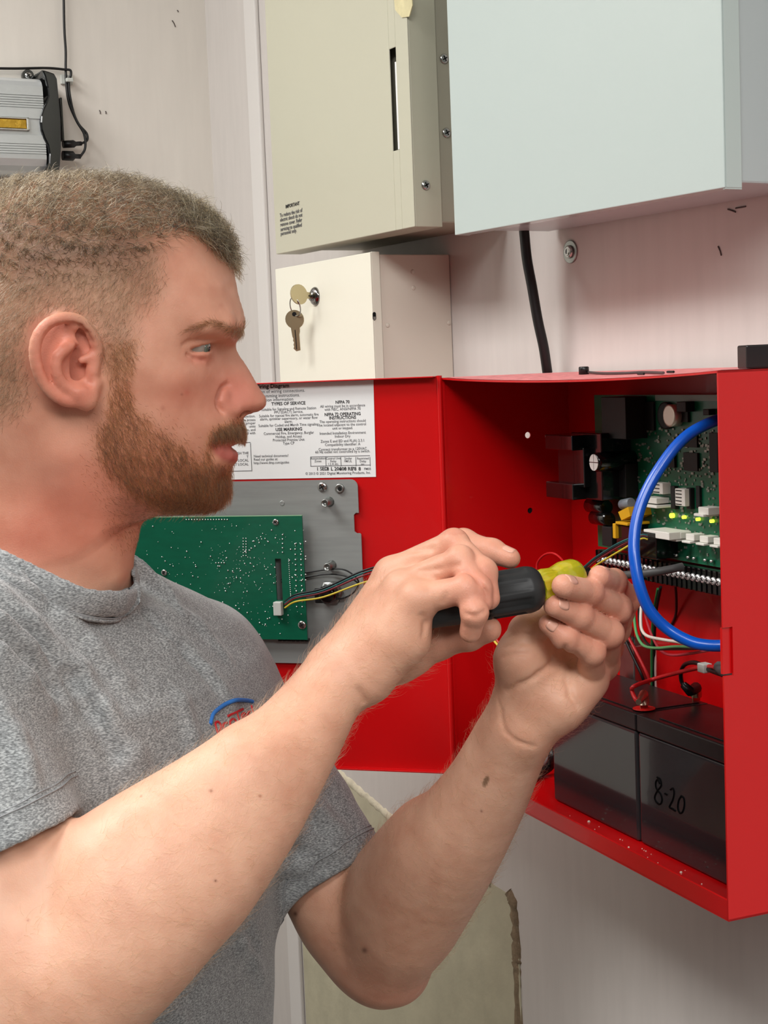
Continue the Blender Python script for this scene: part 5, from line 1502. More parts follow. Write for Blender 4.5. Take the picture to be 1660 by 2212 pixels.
# ---- eyes
def eye_mesh(c, side):
    fwd = nrm(HP.r * .92 + side * .28 - HP.u * .20)
    mb = MB(); up_ = HP.u
    r0 = ER
    prof_ = []
    for k in range(19):
        a = math.pi * k / 18
        prof_.append((-r0 * math.cos(a), r0 * math.sin(a)))
    mb.lathe(c, fwd, prof_, 28)
    return mb, fwd
M_sclera = mat('eye_white', rgb(150, 139, 128), .22, coat=.3)  # eye white greyed, shade of the lids put into its colour
M_iris = mat('grey_green_iris', rgb(96, 104, 92), .2, coat=.8, noise=(900, .3))
M_pupil = mat('pupil', rgb(8, 8, 8), .1, coat=1)
for c_, side in ((EC, HP.n), (mirror(EC), -HP.n)):
    mb, fwd = eye_mesh(c_, side)
    e = obj('eye', mb, M_sclera, person)
    ri = .0060; d_ = math.sqrt(ER ** 2 - ri ** 2)
    obj('iris', MB().lathe(c_, fwd, [(d_ - .0008, ri), (d_ + .0004, ri), (d_ + .0012, ri * .75), (d_ + .0016, ri * .35), (d_ + .0016, .0001)], 24), M_iris, e)
    obj('pupil', MB().lathe(c_, fwd, [(d_ + .0010, .0021), (d_ + .0019, .0019), (d_ + .0020, .0001)], 16), M_pupil, e)
# ---- finger nails
M_nail = mat('finger_nail', rgb(228, 172, 150), .32, coat=.2)
def nail(a, ra_, b, rb_, out, w_=.0046, L=.0085, shift=-.05):
    """thin curved plate on the back of the last finger joint; out = direction the nail faces"""
    ax_ = nrm(b - a); out = nrm(out - ax_ * (out @ ax_)); sd_ = np.cross(ax_, out)
    vs = []; fs = []; NU, NV = 7, 6
    ctr = b + ax_ * (rb_ * shift)
    for i in range(NU):
        x = -L * .62 + L * i / (NU - 1)
        wq = w_ * (1 - .25 * abs(2 * i / (NU - 1) - 1) ** 3)
        for j in range(NV):
            t_ = (2 * j / (NV - 1) - 1) * math.asin(min(.95, wq / (rb_ * 1.02)))
            q_ = ctr + ax_ * x + out * rb_ * math.cos(t_) + sd_ * rb_ * math.sin(t_)
            vs.append(q_)
    vs = np.array(vs)
    for _ in range(4):
        d = BODY.evl(vs); g = BODY.grad(vs); vs = vs - g * (d - .00012)[:, None]
    for i in range(NU - 1):
        for j in range(NV - 1):
            fs.append((i * NV + j, (i + 1) * NV + j, (i + 1) * NV + j + 1, i * NV + j + 1))
    o = obj('finger_nail', MB().add(vs, fs, True), M_nail, person)
    s_ = o.modifiers.new('thick', 'SOLIDIFY'); s_.thickness = .0006; s_.offset = -1
camdir = lambda p: nrm(CAM - p)
for k_, side in (('G', (-.15, .55)), ('F', (-.25, .5)), ('E', (-.35, .5)), ('H', (-.2, .75))):
    ch_ = FING_L[k_]; a, r_a = ch_[2]; b, r_b = ch_[3]
    outv = camdir(b) + RT * side[0] + UP * side[1]
    nail(a, r_a, b, r_b, outv, .0046 if k_ != 'E' else .0038, .0088 if k_ != 'E' else .0070)
b, r_b = FING_R['D'][3]; a, _ = FING_R['D'][2]
nail(a, 0, b, r_b, camdir(b) * .25 + UP, .0044, .0085)
# ================================================================== clothes
SHT = Field()
SAX = nrm(np.array([SL[0] - SR[0], SL[1] - SR[1], 0])); FAX = np.array([SAX[1], -SAX[0], 0.0])
rows = [(1270, 100, 1.095, .070, .060), (1330, 112, 1.097, .110, .078), (1400, 130, 1.10, .150, .096), (1480, 150, 1.10, .172, .112), (1600, 166, 1.10, .180, .122), (1800, 172, 1.10, .182, .126), (2212, 178, 1.10, .180, .128), (2900, 176, 1.10, .176, .120)]
RZ = np.array([P(r_[1], r_[0], r_[2])[2] for r_ in rows]); RC_ = np.array([P(r_[1], r_[0], r_[2])[:2] for r_ in rows])
RW = np.array([r_[3] for r_ in rows]); RD = np.array([r_[4] for r_ in rows])
def torso(p):
    z = -p[:, 2]; zz = -RZ
    cx_ = np.interp(z, zz, RC_[:, 0]); cy_ = np.interp(z, zz, RC_[:, 1]); w_ = np.interp(z, zz, RW); d_ = np.interp(z, zz, RD)
    x = p[:, 0] - cx_; y = p[:, 1] - cy_
    u_ = (x * SAX[0] + y * SAX[1]) / w_; v_ = (x * FAX[0] + y * FAX[1]) / d_
    k0 = (np.abs(u_) ** 2.3 + np.abs(v_) ** 2.3) ** (1 / 2.3)
    e = (k0 - 1) * np.minimum(w_, d_) * 1.05
    return np.maximum(e, p[:, 2] - RZ[0])
ZHEM = .93
SHT.u(FN(torso, np.array([RC_[4][0], RC_[4][1], (RZ[0] + ZHEM) / 2]), .42), 0)
SHT.u(RC(P(30, 1335, 1.05), P(-155, 1480, .935), .056, .054), .05)
SHT.u(RC(P(185, 1335, 1.13), SL, .050, .049), .05)
SHR = P(-160, 1480, .935); HMR = P(-48, 1838, .893)
SHL = SL; HML = P(711, 1904, 1.213)
class SLEEVE:
    """a sleeve with a flat, hollow, stitched end"""
    def __init__(s, pts, c, hem_ax, r_out, L):
        q_ = spline([np.array([*a, r]) for a, r in pts], 3)
        s.p = [RC(a[:3], b[:3], a[3], b[3]) for a, b in zip(q_[:-1], q_[1:])]
        s.hc = c; s.ha = nrm(hem_ax); s.r = r_out; s.L = L
        s.ca = nrm(pts[-1][0] - pts[-2][0])
        P_ = np.array([a for a, _ in pts]); s.c = P_.mean(0); s.R = np.linalg.norm(P_ - s.c, axis=1).max() + .08
    def __call__(s, p):
        d = s.p[0](p)
        for q_ in s.p[1:]: d = smin(d, q_(p), .004)
        inner = d + .0050
        e = p - s.hc; a = e @ s.ha
        band = smin(d, d - .0009 * ((a > -.0195) & (a < .002)), 0)
        d = np.maximum(band, a)
        return np.maximum(d, -np.maximum(inner, -a - s.L))
HX_R = np.array([.33, -.05, -1.0]) * .5 + (HMR - SHR)
SHT.u(SLEEVE([(SHR, .056), (P(-110, 1660, .915), .0575), (HMR, .0618), (HMR + (HMR - SHR) * .25, .0650)], HMR, HX_R, .0625, .045), .03)
SHT.u(SLEEVE([(SHL, .0495), (P(592, 1690, 1.24), .0500), (HML, .0510), (HML + (HML - SHL) * .2, .0515)], HML, HML - P(592, 1690, 1.24), .0510, .04), .03)
SHT.u(RC(P(420, 1500, 1.2), P(520, 1700, 1.18), .05, .04), .05)
# armhole hollows and folds, laid on the cloth by finding the surface
def fold(pts, r=.0045, k=.014, sink=.0024, grp='u'):
    q_ = [SHT.march(x, y) for x, y in pts]
    q_ = [a for a in q_ if a is not None]
    n_ = SHT.grad(np.array(q_))
    q_ = [a - g * sink for a, g in zip(q_, n_)]
    return [(grp, RC(a, b, r, r * .8), k) for a, b in zip(q_[:-1], q_[1:])]
Z4 = lambda l: [(x * .5181, 1180 + y * .5181) for x, y in l]
FD = []
for l, r, s_ in (([(4, 190), (140, 330), (330, 520), (430, 680), (560, 880), (640, 1020)], .0055, .0030), ([(4, 300), (120, 410), (250, 530), (330, 640)], .0050, .0026), ([(4, 420), (110, 540), (200, 660)], .0045, .0026),
                 ([(270, 290), (400, 420), (520, 560)], .0040, .0024), ([(760, 640), (800, 800), (850, 980)], .004, .003), ([(540, 240), (700, 380), (860, 520), (960, 640)], .0045, .0028),
                 ([(640, 200), (830, 330), (940, 460)], .0040, .0026), ([(4, 700), (60, 790), (100, 900), (130, 990)], .0040, .0022), ([(960, 1560), (1010, 1640), (1060, 1720), (1090, 1800)], .0045, .003),
                 ([(660, 1900), (760, 1985)], .0045, .003), ([(1250, 1010), (1330, 1110), (1420, 1190)], .0045, .0028), ([(1210, 1180), (1300, 1240), (1400, 1260)], .0045, .003), ([(1190, 1330), (1260, 1330), (1380, 1260)], .0035, .0028)):
    FD += fold(Z4(l), r, .012, s_ * .62)
for l, r in (([(4, 245), (130, 370), (300, 560), (380, 690), (470, 860)], .0032), ([(4, 360), (110, 470), (220, 600)], .003), ([(600, 280), (780, 440), (900, 580)], .003), ([(1010, 1560), (1075, 1680)], .003)):
    FD += fold(Z4(l), r, .012, .0002, 's')
for o_ in FD: SHT.ops.append(o_)
# collar band and neck opening
loop = [P(258, 1304, 1.030), P(180, 1301, 1.002), P(80, 1258, .996), P(-25, 1206, 1.000), P(-118, 1150, 1.040), P(-118, 1120, 1.105), P(10, 1150, 1.150), P(150, 1205, 1.150), P(262, 1262, 1.118), P(288, 1294, 1.072)]
lp_ = np.array(loop); lc = lp_.mean(0)
nn_ = np.linalg.svd(lp_ - lc)[2][2]; nn_ = nn_ * np.sign(nn_[2])
def neck_cut(p):
    d = p - lc; h_ = d @ nn_
    q_ = d - h_[:, None] * nn_
    return np.maximum(-(h_ + .001), np.sqrt((q_ ** 2).sum(1)) - .105)
SHT.cut(FN(neck_cut, lc + nn_ * .03, .13), .002)
lo_sp = spline(loop + [loop[0]], 4)
for a, b in zip(lo_sp[:-1], lo_sp[1:]):
    rad = (a + b) / 2 - lc; rad = nrm(rad - nn_ * (rad @ nn_))
    SHT.u(RC(a, b, .0098, .0098, (rad, .42)), .0012)
sp_, sq_ = polygonize(SHT, (-.62, .72, ZHEM), (.06, 1.42, 1.62), .0026, slack=2.0)
sp_, sq_ = main_island(sp_, sq_)
sp_ = relax(sp_, sq_, 2, .5)
M_shirt = bpy.data.materials.new('heather_grey_cotton'); M_shirt.use_nodes = True
def build_shirt(m):
    nt = m.node_tree; N = nt.nodes; L = nt.links; b = N['Principled BSDF']
    tc = N.new('ShaderNodeTexCoord')
    mp = N.new('ShaderNodeMapping'); mp.inputs['Rotation'].default_value = (.2, .5, .3); mp.inputs['Scale'].default_value = (480, 480, 1350)
    n1 = N.new('ShaderNodeTexNoise'); n1.inputs['Scale'].default_value = 1.0; n1.inputs['Detail'].default_value = 3
    L.new(tc.outputs['Object'], mp.inputs[0]); L.new(mp.outputs[0], n1.inputs[0])
    n2 = N.new('ShaderNodeTexNoise'); n2.inputs['Scale'].default_value = 120; n2.inputs['Detail'].default_value = 3
    L.new(tc.outputs['Object'], n2.inputs[0])
    ad = N.new('ShaderNodeMath'); ad.operation = 'MULTIPLY_ADD'; ad.inputs[1].default_value = .14
    L.new(n2.outputs[0], ad.inputs[0]); L.new(n1.outputs[0], ad.inputs[2])
    cr = N.new('ShaderNodeValToRGB'); e = cr.color_ramp.elements
    e[0].position = .38; e[0].color = rgb(98, 100, 101); e[1].position = .74; e[1].color = rgb(178, 181, 181)
    x = e.new(.56); x.color = rgb(136, 139, 140)
    L.new(ad.outputs[0], cr.inputs[0]); L.new(cr.outputs[0], b.inputs['Base Color'])
    b.inputs['Roughness'].default_value = .92; b.inputs['Specular IOR Level'].default_value = .15
    b.inputs['Sheen Weight'].default_value = .25
    bp = N.new('ShaderNodeBump'); bp.inputs['Strength'].default_value = .45; bp.inputs['Distance'].default_value = .0006
    L.new(n1.outputs[0], bp.inputs['Height']); L.new(bp.outputs[0], b.inputs['Normal'])
build_shirt(M_shirt)
shirt = bpy.data.objects.new('t_shirt', np_mesh('t_shirt', sp_, sq_, M_shirt)); COL.objects.link(shirt)
shirt.parent = person; shirt['label'] = 'heather grey crew-neck T-shirt'
top_px = [(-60, 1160), (0, 1195), (55, 1226), (104, 1252), (171, 1271), (228, 1278), (262, 1277), (280, 1262), (284, 1232)]
bot_px = [(-60, 1214), (0, 1247), (62, 1280), (118, 1307), (190, 1331), (246, 1336), (282, 1322), (298, 1296), (300, 1262)]
def lift(F, q_, h_):
    g_ = F.grad(np.array(q_)); d_ = F.evl(np.array(q_))
    q_ = np.array(q_) - g_ * (d_ - h_)[:, None]
    g_ = F.grad(q_); d_ = F.evl(q_)
    return q_ - g_ * (d_ - h_)[:, None]
ct_ = np.array(spline(lift(BODY, [BODY.march(*q_) for q_ in top_px] + [P(272, 1212, 1.095), P(205, 1172, 1.125)], .0022), 6))
cb_ = np.array(spline(lift(SHT, [SHT.march(*q_) for q_ in bot_px] + [P(298, 1242, 1.105), P(240, 1212, 1.138)], .0008), 6))
NS_ = 7; strip_v = []; cm = MB()
for i in range(len(ct_)):
    for j in range(NS_):
        f = j / (NS_ - 1)
        q_ = ct_[i] * (1 - f) + cb_[i] * f
        strip_v.append(q_)
strip_v = np.array(strip_v)
g_ = SHT.grad(strip_v); d_ = SHT.evl(strip_v)
prof_h = np.tile(np.array([.0006, .0020, .0024, .0025, .0024, .0020, .0003]), len(ct_))
push = np.maximum(prof_h - d_, 0)
strip_v = strip_v + g_ * push[:, None]
cm.add(strip_v, [(i * NS_ + j, (i + 1) * NS_ + j, (i + 1) * NS_ + j + 1, i * NS_ + j + 1) for i in range(len(ct_) - 1) for j in range(NS_ - 1)], True)
co_ = obj('collar', cm, M_shirt, shirt, label='ribbed crew-neck collar band')
sd_ = co_.modifiers.new('thick', 'SOLIDIFY'); sd_.thickness = .0022; sd_.offset = -1
M_seam = mat('seam_thread', rgb(146, 148, 150), .9)  # plain grey thread of the collar and hem seams
obj('collar_seam', MB().tube(lift(SHT, list(cb_), .0002), .00055, 6), M_seam, shirt)
for hc_, ha_, r_o in ((HMR, nrm(HX_R), .063), (HML, nrm(HML - P(592, 1690, 1.24)), .051)):
    e1 = nrm(np.cross(ha_, [0, 1.0, 0])); e2 = np.cross(ha_, e1)
    for off_ in (.0185, .0215):
        cpts = np.array([hc_ - ha_ * off_ + (e1 * math.cos(a) + e2 * math.sin(a)) * r_o for a in np.linspace(0, 2 * math.pi, 60)])
        for _ in range(4): cpts = lift(SHT, list(cpts), .0003)
        obj('hem_seam', MB().tube(list(cpts), .00045, 5), M_seam, shirt)
# embroidered badge on the chest, sewn along the cloth
def sew(pts, r, m, name, n=7):
    q_ = [SHT.march(430 + x * .11446, 1480 + y * .11446) for x, y in pts]
    mb = MB().tube(spline([a for a in q_ if a is not None], 4), r, n)
    return obj(name, mb, m, shirt)
M_thread_b = mat('blue_thread', rgb(52, 118, 196), .7); M_thread_r = mat('red_thread', rgb(196, 36, 44), .7)
sew([(215, 740), (240, 620), (280, 530), (380, 440), (520, 350), (700, 285), (900, 290), (1010, 310)], .0016, M_thread_b, 'embroidered_arc')
for nm, l in (('embroidered_P', [(300, 720), (330, 830), (370, 960)]), ('embroidered_P', [(300, 720), (350, 690), (395, 730), (415, 810), (390, 870), (350, 880)]), ('embroidered_r', [(440, 730), (465, 800), (490, 860)]), ('embroidered_r', [(450, 750), (480, 725), (525, 710)]),
              ('embroidered_o', [(585, 760), (590, 690), (640, 640), (690, 670), (690, 740), (650, 790), (600, 790), (585, 760)]), ('embroidered_T', [(540, 585), (640, 540), (740, 495), (830, 450)]), ('embroidered_T', [(715, 510), (735, 590), (760, 670)]),
              ('embroidered_e', [(800, 620), (860, 590), (880, 550), (840, 530), (805, 570), (815, 640), (870, 650)]), ('embroidered_c', [(960, 500), (930, 510), (915, 570), (950, 610), (990, 590)]), ('embroidered_h', [(985, 380), (1005, 470), (1030, 560)])):
    sew(l, .00095, M_thread_r, nm, 6)
# trousers and shoes below the frame, so that he stands on the floor
TR = Field()
hc = np.array([RC_[5][0], RC_[5][1], 0])
for s_ in (-1, 1):
    hp_ = hc + SAX * s_ * .085 + np.array([0, 0, .93]); kn = hc + SAX * s_ * .105 + FAX * .02 + np.array([0, 0, .50]); an_ = hc + SAX * s_ * .115 + np.array([0, 0, .075])
    TR.u(RC(hp_, kn, .095, .068), .03); TR.u(RC(kn, an_, .068, .055), .02)
TR.u(EL(hc + np.array([0, 0, .95]), (SAX, FAX, (0, 0, 1)), (.172, .118, .12)), .04)
tp_v, tp_q = polygonize(TR, (-.75, .65, .02), (.25, 1.6, 1.10), .009, B=8)
trs = bpy.data.objects.new('trousers', np_mesh('trousers', tp_v, tp_q, mat('dark_denim', rgb(52, 58, 74), .9))); COL.objects.link(trs); trs.parent = person
for s_ in (-1, 1):
    an_ = hc + SAX * s_ * .115
    S_ = Field(); S_.u(EL(an_ + FAX * .06 + np.array([0, 0, .035]), (FAX, SAX, (0, 0, 1)), (.145, .05, .05)), 0); S_.u(RC(an_ + np.array([0, 0, .05]), an_ + np.array([0, 0, .10]), .045, .045), .03)
    S_.cut(FN(lambda p: p[:, 2] - .002, an_, .3), .002)
    v_, q_ = polygonize(S_, an_ + np.array([-.25, -.25, -.01]), an_ + np.array([.25, .25, .16]), .007, B=8)
    so_ = bpy.data.objects.new('shoe', np_mesh('shoe', v_, q_, M_black)); COL.objects.link(so_); so_.parent = person

# ================================================================== hair
def roots(weight, n, seed, region):
    """random points on the skin inside region, with density following weight(points)"""
    rg = np.random.default_rng(seed)
    c = pos[qd].mean(1)
    ix = np.nonzero(region(c))[0]
    a_, b_, d_ = pos[qd[ix, 0]], pos[qd[ix, 1]], pos[qd[ix, 3]]
    ar = np.linalg.norm(np.cross(b_ - a_, d_ - a_), axis=1)
    w_ = ar * weight(c[ix]); w_ = w_ / w_.sum()
    pick = rg.choice(len(ix), n, p=w_)
    u_ = rg.random((n, 1)); v_ = rg.random((n, 1))
    return a_[pick] + (b_ - a_)[pick] * u_ + (d_ - a_)[pick] * v_, rg
_nrm = None
def normals_at(p): 
    out = np.empty_like(p)
    o = np.lexsort((p[:, 2] // .04, p[:, 1] // .04, p[:, 0] // .04))
    for i in range(0, len(p), 400):
        s_ = o[i:i + 400]; out[s_] = BODY.grad(p[s_])
    return out
def strands(name, p, n, d, L, curl, r, m, label, rg, K=6, lift=.35, freq=1.0):
    """short hairs: leave along n bent towards d, with a random curl"""
    N_ = len(p); L = L[:, None]
    t_ = np.linspace(0, 1, K)
    out = np.empty((N_, K, 3)); out[:, 0] = p - n * .0006
    dir0 = n * lift + d * (1 - lift); dir0 /= np.linalg.norm(dir0, axis=1)[:, None]
    side = np.cross(n, d); side /= np.maximum(np.linalg.norm(side, axis=1)[:, None], 1e-6)
    ph = rg.random((N_, 1)) * 6.28; am = curl * (.4 + rg.random((N_, 1)))
    fr_ = freq * (.6 + .8 * rg.random((N_, 1)))
    prev = out[:, 0]
    for k in range(1, K):
        bend = d - n * .25 * (t_[k])
        v_ = dir0 * (1 - .6 * t_[k]) + bend * .6 * t_[k] + side * am * np.sin(ph + fr_ * 6.28 * t_[k]) + n * am * .6 * np.cos(ph * 1.7 + fr_ * 6.28 * t_[k])
        v_ /= np.linalg.norm(v_, axis=1)[:, None]
        prev = prev + v_ * L / (K - 1); out[:, k] = prev
    hc_ = bpy.data.hair_curves.new(name)
    hc_.add_curves([K] * N_)
    hc_.points.foreach_set('position', out.astype(np.float32).ravel())
    rad = np.tile(r * (1 - .75 * t_ ** 2), N_) * np.repeat(.7 + .6 * rg.random(N_), K)
    hc_.points.foreach_set('radius', rad.astype(np.float32))
    hc_.materials.append(m)
    o = bpy.data.objects.new(name, hc_); COL.objects.link(o); o.parent = person
    o['kind'] = 'stuff'; o['label'] = label
    return o
def hair_mat(name, cols, rough=.42):
    m = bpy.data.materials.new(name); m.use_nodes = True
    nt = m.node_tree; N = nt.nodes; L = nt.links
    for x in list(N): N.remove(x)
    out = N.new('ShaderNodeOutputMaterial'); h_ = N.new('ShaderNodeBsdfHairPrincipled')
    hi = N.new('ShaderNodeHairInfo'); cr = N.new('ShaderNodeValToRGB')
    e = cr.color_ramp.elements
    e[0].position = 0; e[0].color = rgb(*cols[0]); e[1].position = 1; e[1].color = rgb(*cols[-1])
    for i, c in enumerate(cols[1:-1]): x = e.new((i + 1) / (len(cols) - 1)); x.color = rgb(*c)
    L.new(hi.outputs['Random'], cr.inputs[0]); L.new(cr.outputs[0], h_.inputs['Color'])
    h_.inputs['Roughness'].default_value = rough; h_.inputs['Radial Roughness'].default_value = .5
    L.new(h_.outputs[0], out.inputs[0])
    return m
M_hair = hair_mat('dark_blond_hair', [(18, 13, 8), (30, 23, 14), (48, 38, 24), (80, 65, 43), (176, 154, 112)])
M_side = hair_mat('clipped_hair', [(46, 36, 26), (80, 64, 46), (120, 100, 75), (190, 168, 134)])
M_beard = hair_mat('brown_beard', [(34, 22, 13), (66, 42, 23), (98, 62, 32), (140, 94, 52)])
M_brow = hair_mat('light_brown_brow', [(46, 34, 21), (74, 56, 34), (108, 84, 52)])
M_armhair = hair_mat('blond_arm_hair', [(122, 92, 56), (170, 134, 88), (206, 174, 124)])
zc = P(200, 1190, 1.06)[2]
inhead = lambda c: (c[:, 2] > zc) & (c[:, 0] < -.02)
xyf = lambda c: near_px(c)
def tang(n, v): 
    t_ = v - n * (n * v).sum(1)[:, None]
    return t_ / np.maximum(np.linalg.norm(t_, axis=1)[:, None], 1e-6)
def vec(rg, n_, fw, up, lat, jit):
    """comb direction in the head's frame, mirrored for the far half"""
    return fw * HP.r + up * HP.u + lat * HP.n + rg.normal(0, jit, (n_, 3))
EARP = [(58, 700), (90, 676), (130, 668), (180, 684), (218, 735), (216, 850), (186, 892), (120, 880), (70, 820), (56, 750)]
# crown
p, rg = roots(lambda c: np.where(xyf(c)[:, 0] > 310, inpoly(xyf(c), HAIR_TOP, 10), inpoly(xyf(c), HAIR_TOP, 34)) ** 1.6 * (1 + .7 * (xyf(c)[:, 0] > 380)), 15500, 1, inhead)
n_ = normals_at(p); px_ = near_px(p)
q8 = p * 1000
clump = np.stack([np.sin(q8 @ np.array(a) + b) for a, b in (((.62, .31, -.5), .3), ((-.4, .72, .33), 1.9), ((.21, -.55, .68), 4.1))], 1) + .7 * np.stack([np.sin(q8 @ np.array(a) + b) for a, b in (((1.1, -.6, .7), 2.3), ((-.8, 1.0, .9), .9), ((.9, .8, -1.0), 3.1))], 1)
d = tang(n_, vec(rg, len(p), .40, .05, 0, .28) + .62 * clump)
L_ = np.clip(.012 + .006 * rg.random(len(p)) - .0085 * np.clip((px_[:, 1] - 490) / 80, 0, 1) * (px_[:, 0] < 380) + .005 * (px_[:, 0] > 400) * (px_[:, 1] < 545), .005, .021)
strands('hair', p, n_, d, L_, .60, .00013, M_hair, 'short wavy dark blond hair on the crown', rg, 7, .50, .8)
FRINGE = [(385, 440), (500, 470), (528, 560), (503, 580), (472, 550), (442, 524), (408, 504)]
p, rg = roots(lambda c: inpoly(xyf(c), FRINGE, 8) ** 2, 2300, 11, inhead)
n_ = normals_at(p)
q8 = p * 1000
clump = np.stack([np.sin(q8 @ np.array(a) + b) for a, b in (((.62, .31, -.5), .3), ((-.4, .72, .33), 1.9), ((.21, -.55, .68), 4.1))], 1)
d = tang(n_, vec(rg, len(p), .45, -.55, 0, .55) + .8 * clump)
strands('hair', p, n_, d, .011 + .007 * rg.random(len(p)), .9, .00012, hair_mat('dark_fringe', [(24, 16, 10), (46, 35, 22), (84, 67, 44), (158, 136, 98)]), 'curled darker fringe over the forehead', rg, 8, .5, 1.1)
# clipped sides
p, rg = roots(lambda c: np.clip(inpoly(xyf(c), FADE, 26) * (1 - .8 * inpoly(xyf(c), HAIR_TOP, 14)), 0, 1) * np.where(xyf(c)[:, 0] < 120, 1.3, .9) * (1 - inpoly(xyf(c), EARP, 4)), 25000, 2, inhead)
n_ = normals_at(p); px_ = near_px(p)
d = tang(n_, vec(rg, len(p), -.55, -.75, 0, .32))
L_ = np.clip(.0058 - .0022 * np.clip((px_[:, 1] - 590) / 150, 0, 1) + .002 * rg.random(len(p)) + .001 * (px_[:, 0] < 80), .002, .009)
strands('hair', p, n_, d, L_, .25, .00008, M_side, 'closely clipped hair on the side of the head', rg, 4, .38)
# beard
def bw(c):
    x_ = xyf(c)
    w_ = np.clip(inpoly(x_, BEARD, 12) + .75 * inpoly(x_, SIDEB, 10), 0, 1)
    w_ = w_ * (1 - np.clip(inpoly(x_, LIPU, 3) + inpoly(x_, LIPL, 3), 0, 1))
    thin = 1 - .55 * np.exp(-((x_[:, 0] - 330) / 45) ** 2 - ((x_[:, 1] - 940) / 45) ** 2)
    return w_ ** 2 * thin * (1 + 1.6 * np.exp(-((x_[:, 1] - 922) / 20) ** 2) * (x_[:, 0] > 445))
p, rg = roots(bw, 17000, 3, inhead)
n_ = normals_at(p); px_ = near_px(p)
fwd_ = np.where(px_[:, 0] > 420, .25, .35)[:, None]
d = tang(n_, fwd_ * HP.r - HP.u * 1.0 + rg.normal(0, .26, (len(p), 3)))
chin = np.clip((px_[:, 0] - 330) / 120, 0, 1) * np.clip((px_[:, 1] - 985) / 50, 0, 1)
L_ = .0055 + .0055 * chin + .0025 * rg.random(len(p)) + .0045 * np.exp(-((px_[:, 1] - 922) / 20) ** 2) * (px_[:, 0] > 440)
strands('beard', p, n_, d, L_, .30, .000085, M_beard, 'full short brown beard and moustache', rg, 6, .42)
p, rg = roots(lambda c: inpoly(xyf(c), STUB, 30) ** 1.5, 6500, 4, inhead)
n_ = normals_at(p); d = tang(n_, .6 * HP.r - .6 * HP.u + rg.normal(0, .3, (len(p), 3)))
strands('beard', p, n_, d, .0030 + .002 * rg.random(len(p)), .2, .00007, M_beard, 'sparse stubble under the jaw', rg, 4, .35)
# brows
p, rg = roots(lambda c: inpoly(xyf(c), BROW, 5) ** 2, 1100, 5, inhead)
n_ = normals_at(p); px_ = near_px(p)
d = tang(n_, -.9 * HP.r + (.22 - .34 * (px_[:, 0] < 450))[:, None] * HP.u + rg.normal(0, .22, (len(p), 3)))
strands('eyebrow', p, n_, d, .0048 + .003 * rg.random(len(p)), .2, .00008, M_brow, 'light brown eyebrows', rg, 5, .35)
# forearm hair
def arm_hair(nm, axis_pts, n, seed, label, lo):
    A_ = np.array([a for a, _ in axis_pts])
    def dist(c):
        d_ = np.full(len(c), 9.0)
        for a, b in zip(A_[:-1], A_[1:]):
            t_ = np.clip((c - a) @ (b - a) / ((b - a) @ (b - a)), 0, 1); d_ = np.minimum(d_, np.linalg.norm(c - a - t_[:, None] * (b - a), axis=1))
        return d_
    reg = lambda c: (dist(c) < .062) & (c[:, 2] < 1.62) & (c[:, 0] > -.24) & lo(c)
    p, rg = roots(lambda c: np.ones(len(c)), n, seed, reg)
    n_ = normals_at(p)
    ax_ = nrm(A_[-1] - A_[0])
    d = tang(n_, ax_ * .8 + np.array([.1, 0, -.35]) + rg.normal(0, .35, (len(p), 3)))
    strands(nm, p, n_, d, (.007 + .009 * rg.random(len(p))), .30, .000045, M_armhair, label, rg, 5, .45)
arm_hair('arm_hair', fa[1:], 4600, 6, 'fine blond hair on the near forearm', lambda c: c[:, 1] < 1.02)
arm_hair('arm_hair', lf[1:], 3600, 7, 'fine hair on the far forearm', lambda c: c[:, 1] > .98)

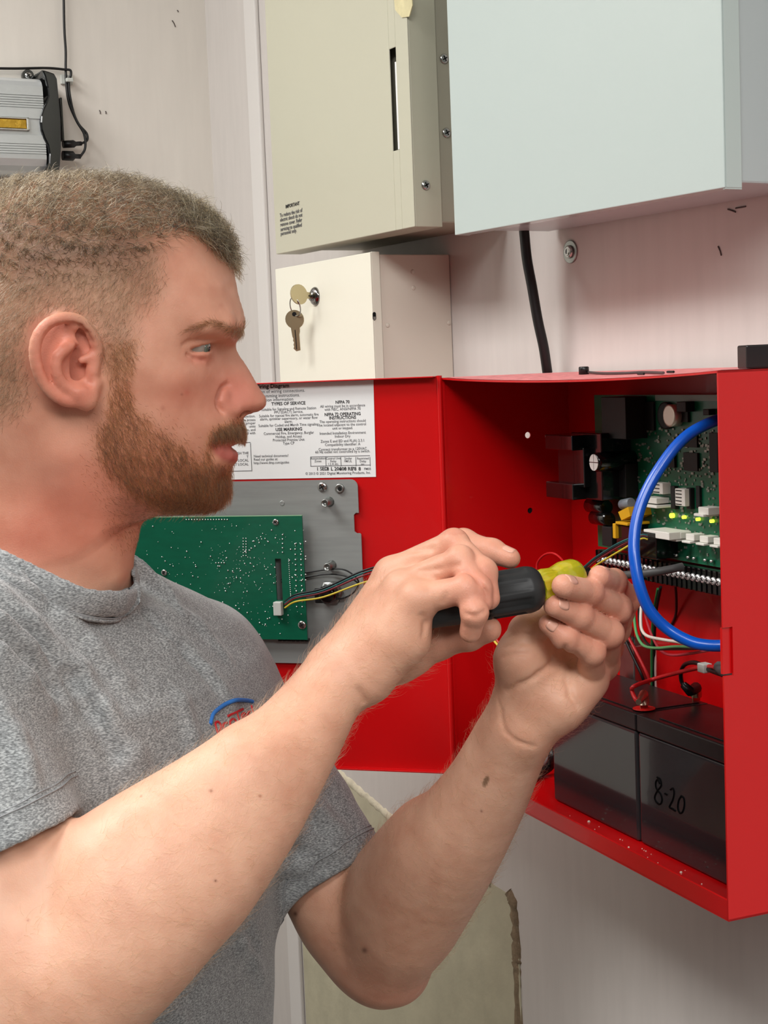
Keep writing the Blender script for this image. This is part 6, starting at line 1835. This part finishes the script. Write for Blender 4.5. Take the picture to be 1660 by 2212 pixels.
# ================================================================== the screwdriver held in both hands
s0 = Zp(455, 487, .9545); s1 = Zp(1085, 381, .9790); s2 = Zp(1276, 320, .9985)
sax = nrm(s1 - s0); LS_ = np.linalg.norm(s1 - s0)
sdr = thing('screwdriver', 'black and clear yellow screwdriver gripped in his right hand', 'screwdriver', s0)
M_rub = mat('black_rubber_grip', rgb(34, 35, 36), .5, bump=(900, .1, .0003))
M_yel = mat('clear_yellow_acetate', rgb(246, 240, 60), .06, trans=.62, ior=1.47, spec=.6)
def grip():
    mb = MB(); n = 96; a1 = nrm(np.cross(sax, [0, 0, 1.0])); a2 = np.cross(sax, a1); vs = []
    prof_ = [(0, .002), (.0008, .009), (.004, .0125), (.012, .0142), (.03, .0148), (.055, .0150), (LS_ - .040, .0150), (LS_ - .036, .0152), (LS_ - .034, .0152), (LS_ - .012, .0152), (LS_ - .0095, .0153), (LS_ - .008, .0153), (LS_ - .0055, .0149), (LS_ - .003, .0142), (LS_ - .001, .0128), (LS_, .0118)]
    for d_, r_ in prof_:
        inz = LS_ - .0361 < d_ < LS_ - .0094
        for k in range(n):
            a = 2 * math.pi * k / n
            ph = (k % 12) / 12
            g_ = .0016 if inz and .18 < ph < .82 and LS_ - .0345 < d_ < LS_ - .0110 else 0
            if .015 < d_ < LS_ - .042: g_ = .0007 * (.5 + .5 * math.cos(8 * a)) 
            rr = max(r_ - g_, 1e-5)
            vs.append(s0 + sax * d_ + (a1 * math.cos(a) + a2 * math.sin(a)) * rr)
    fs = [(i * n + k, i * n + (k + 1) % n, (i + 1) * n + (k + 1) % n, (i + 1) * n + k) for i in range(len(prof_) - 1) for k in range(n)]
    mb.add(vs, fs, True); mb.add(vs[:n], [tuple(range(n))]); mb.add(vs[-n:], [tuple(range(n))])
    return mb
obj('grip', grip(), M_rub, sdr)
L2 = np.linalg.norm(s2 - s1)
def collar():
    mb = MB(); n = 72; ax2 = nrm(s2 - s1); a1 = nrm(np.cross(ax2, [0, 0, 1.0])); a2 = np.cross(ax2, a1); vs = []
    prof_ = [(-.002, .0112), (.001, .0116), (.004, .0117), (.010, .0108), (.014, .0104), (.018, .0112), (.022, .0122), (L2 - .004, .0120), (L2 - .0015, .0110), (L2, .0090), (L2 + .0004, .0040)]
    for d_, r_ in prof_:
        for k in range(n):
            a = 2 * math.pi * k / n
            g_ = .00075 * (abs(math.sin(6 * a)) ** .6) if d_ < .015 else 0
            vs.append(s1 + ax2 * d_ + (a1 * math.cos(a) + a2 * math.sin(a)) * (r_ - g_))
    fs = [(i * n + k, i * n + (k + 1) % n, (i + 1) * n + (k + 1) % n, (i + 1) * n + k) for i in range(len(prof_) - 1) for k in range(n)]
    mb.add(vs, fs, True); mb.add(vs[:n], [tuple(range(n))]); mb.add(vs[-n:], [tuple(range(n))])
    return mb
obj('collar', collar(), M_yel, sdr, label='translucent yellow end of the handle')
ax2 = nrm(s2 - s1)
obj('shaft', MB().tube([s2 - ax2 * .02, s2 + ax2 * .001, s2 + ax2 * .010], [.0034, .0034, .0032], 14), mat('dark_steel_shaft', rgb(58, 56, 55), .35, .9), sdr)
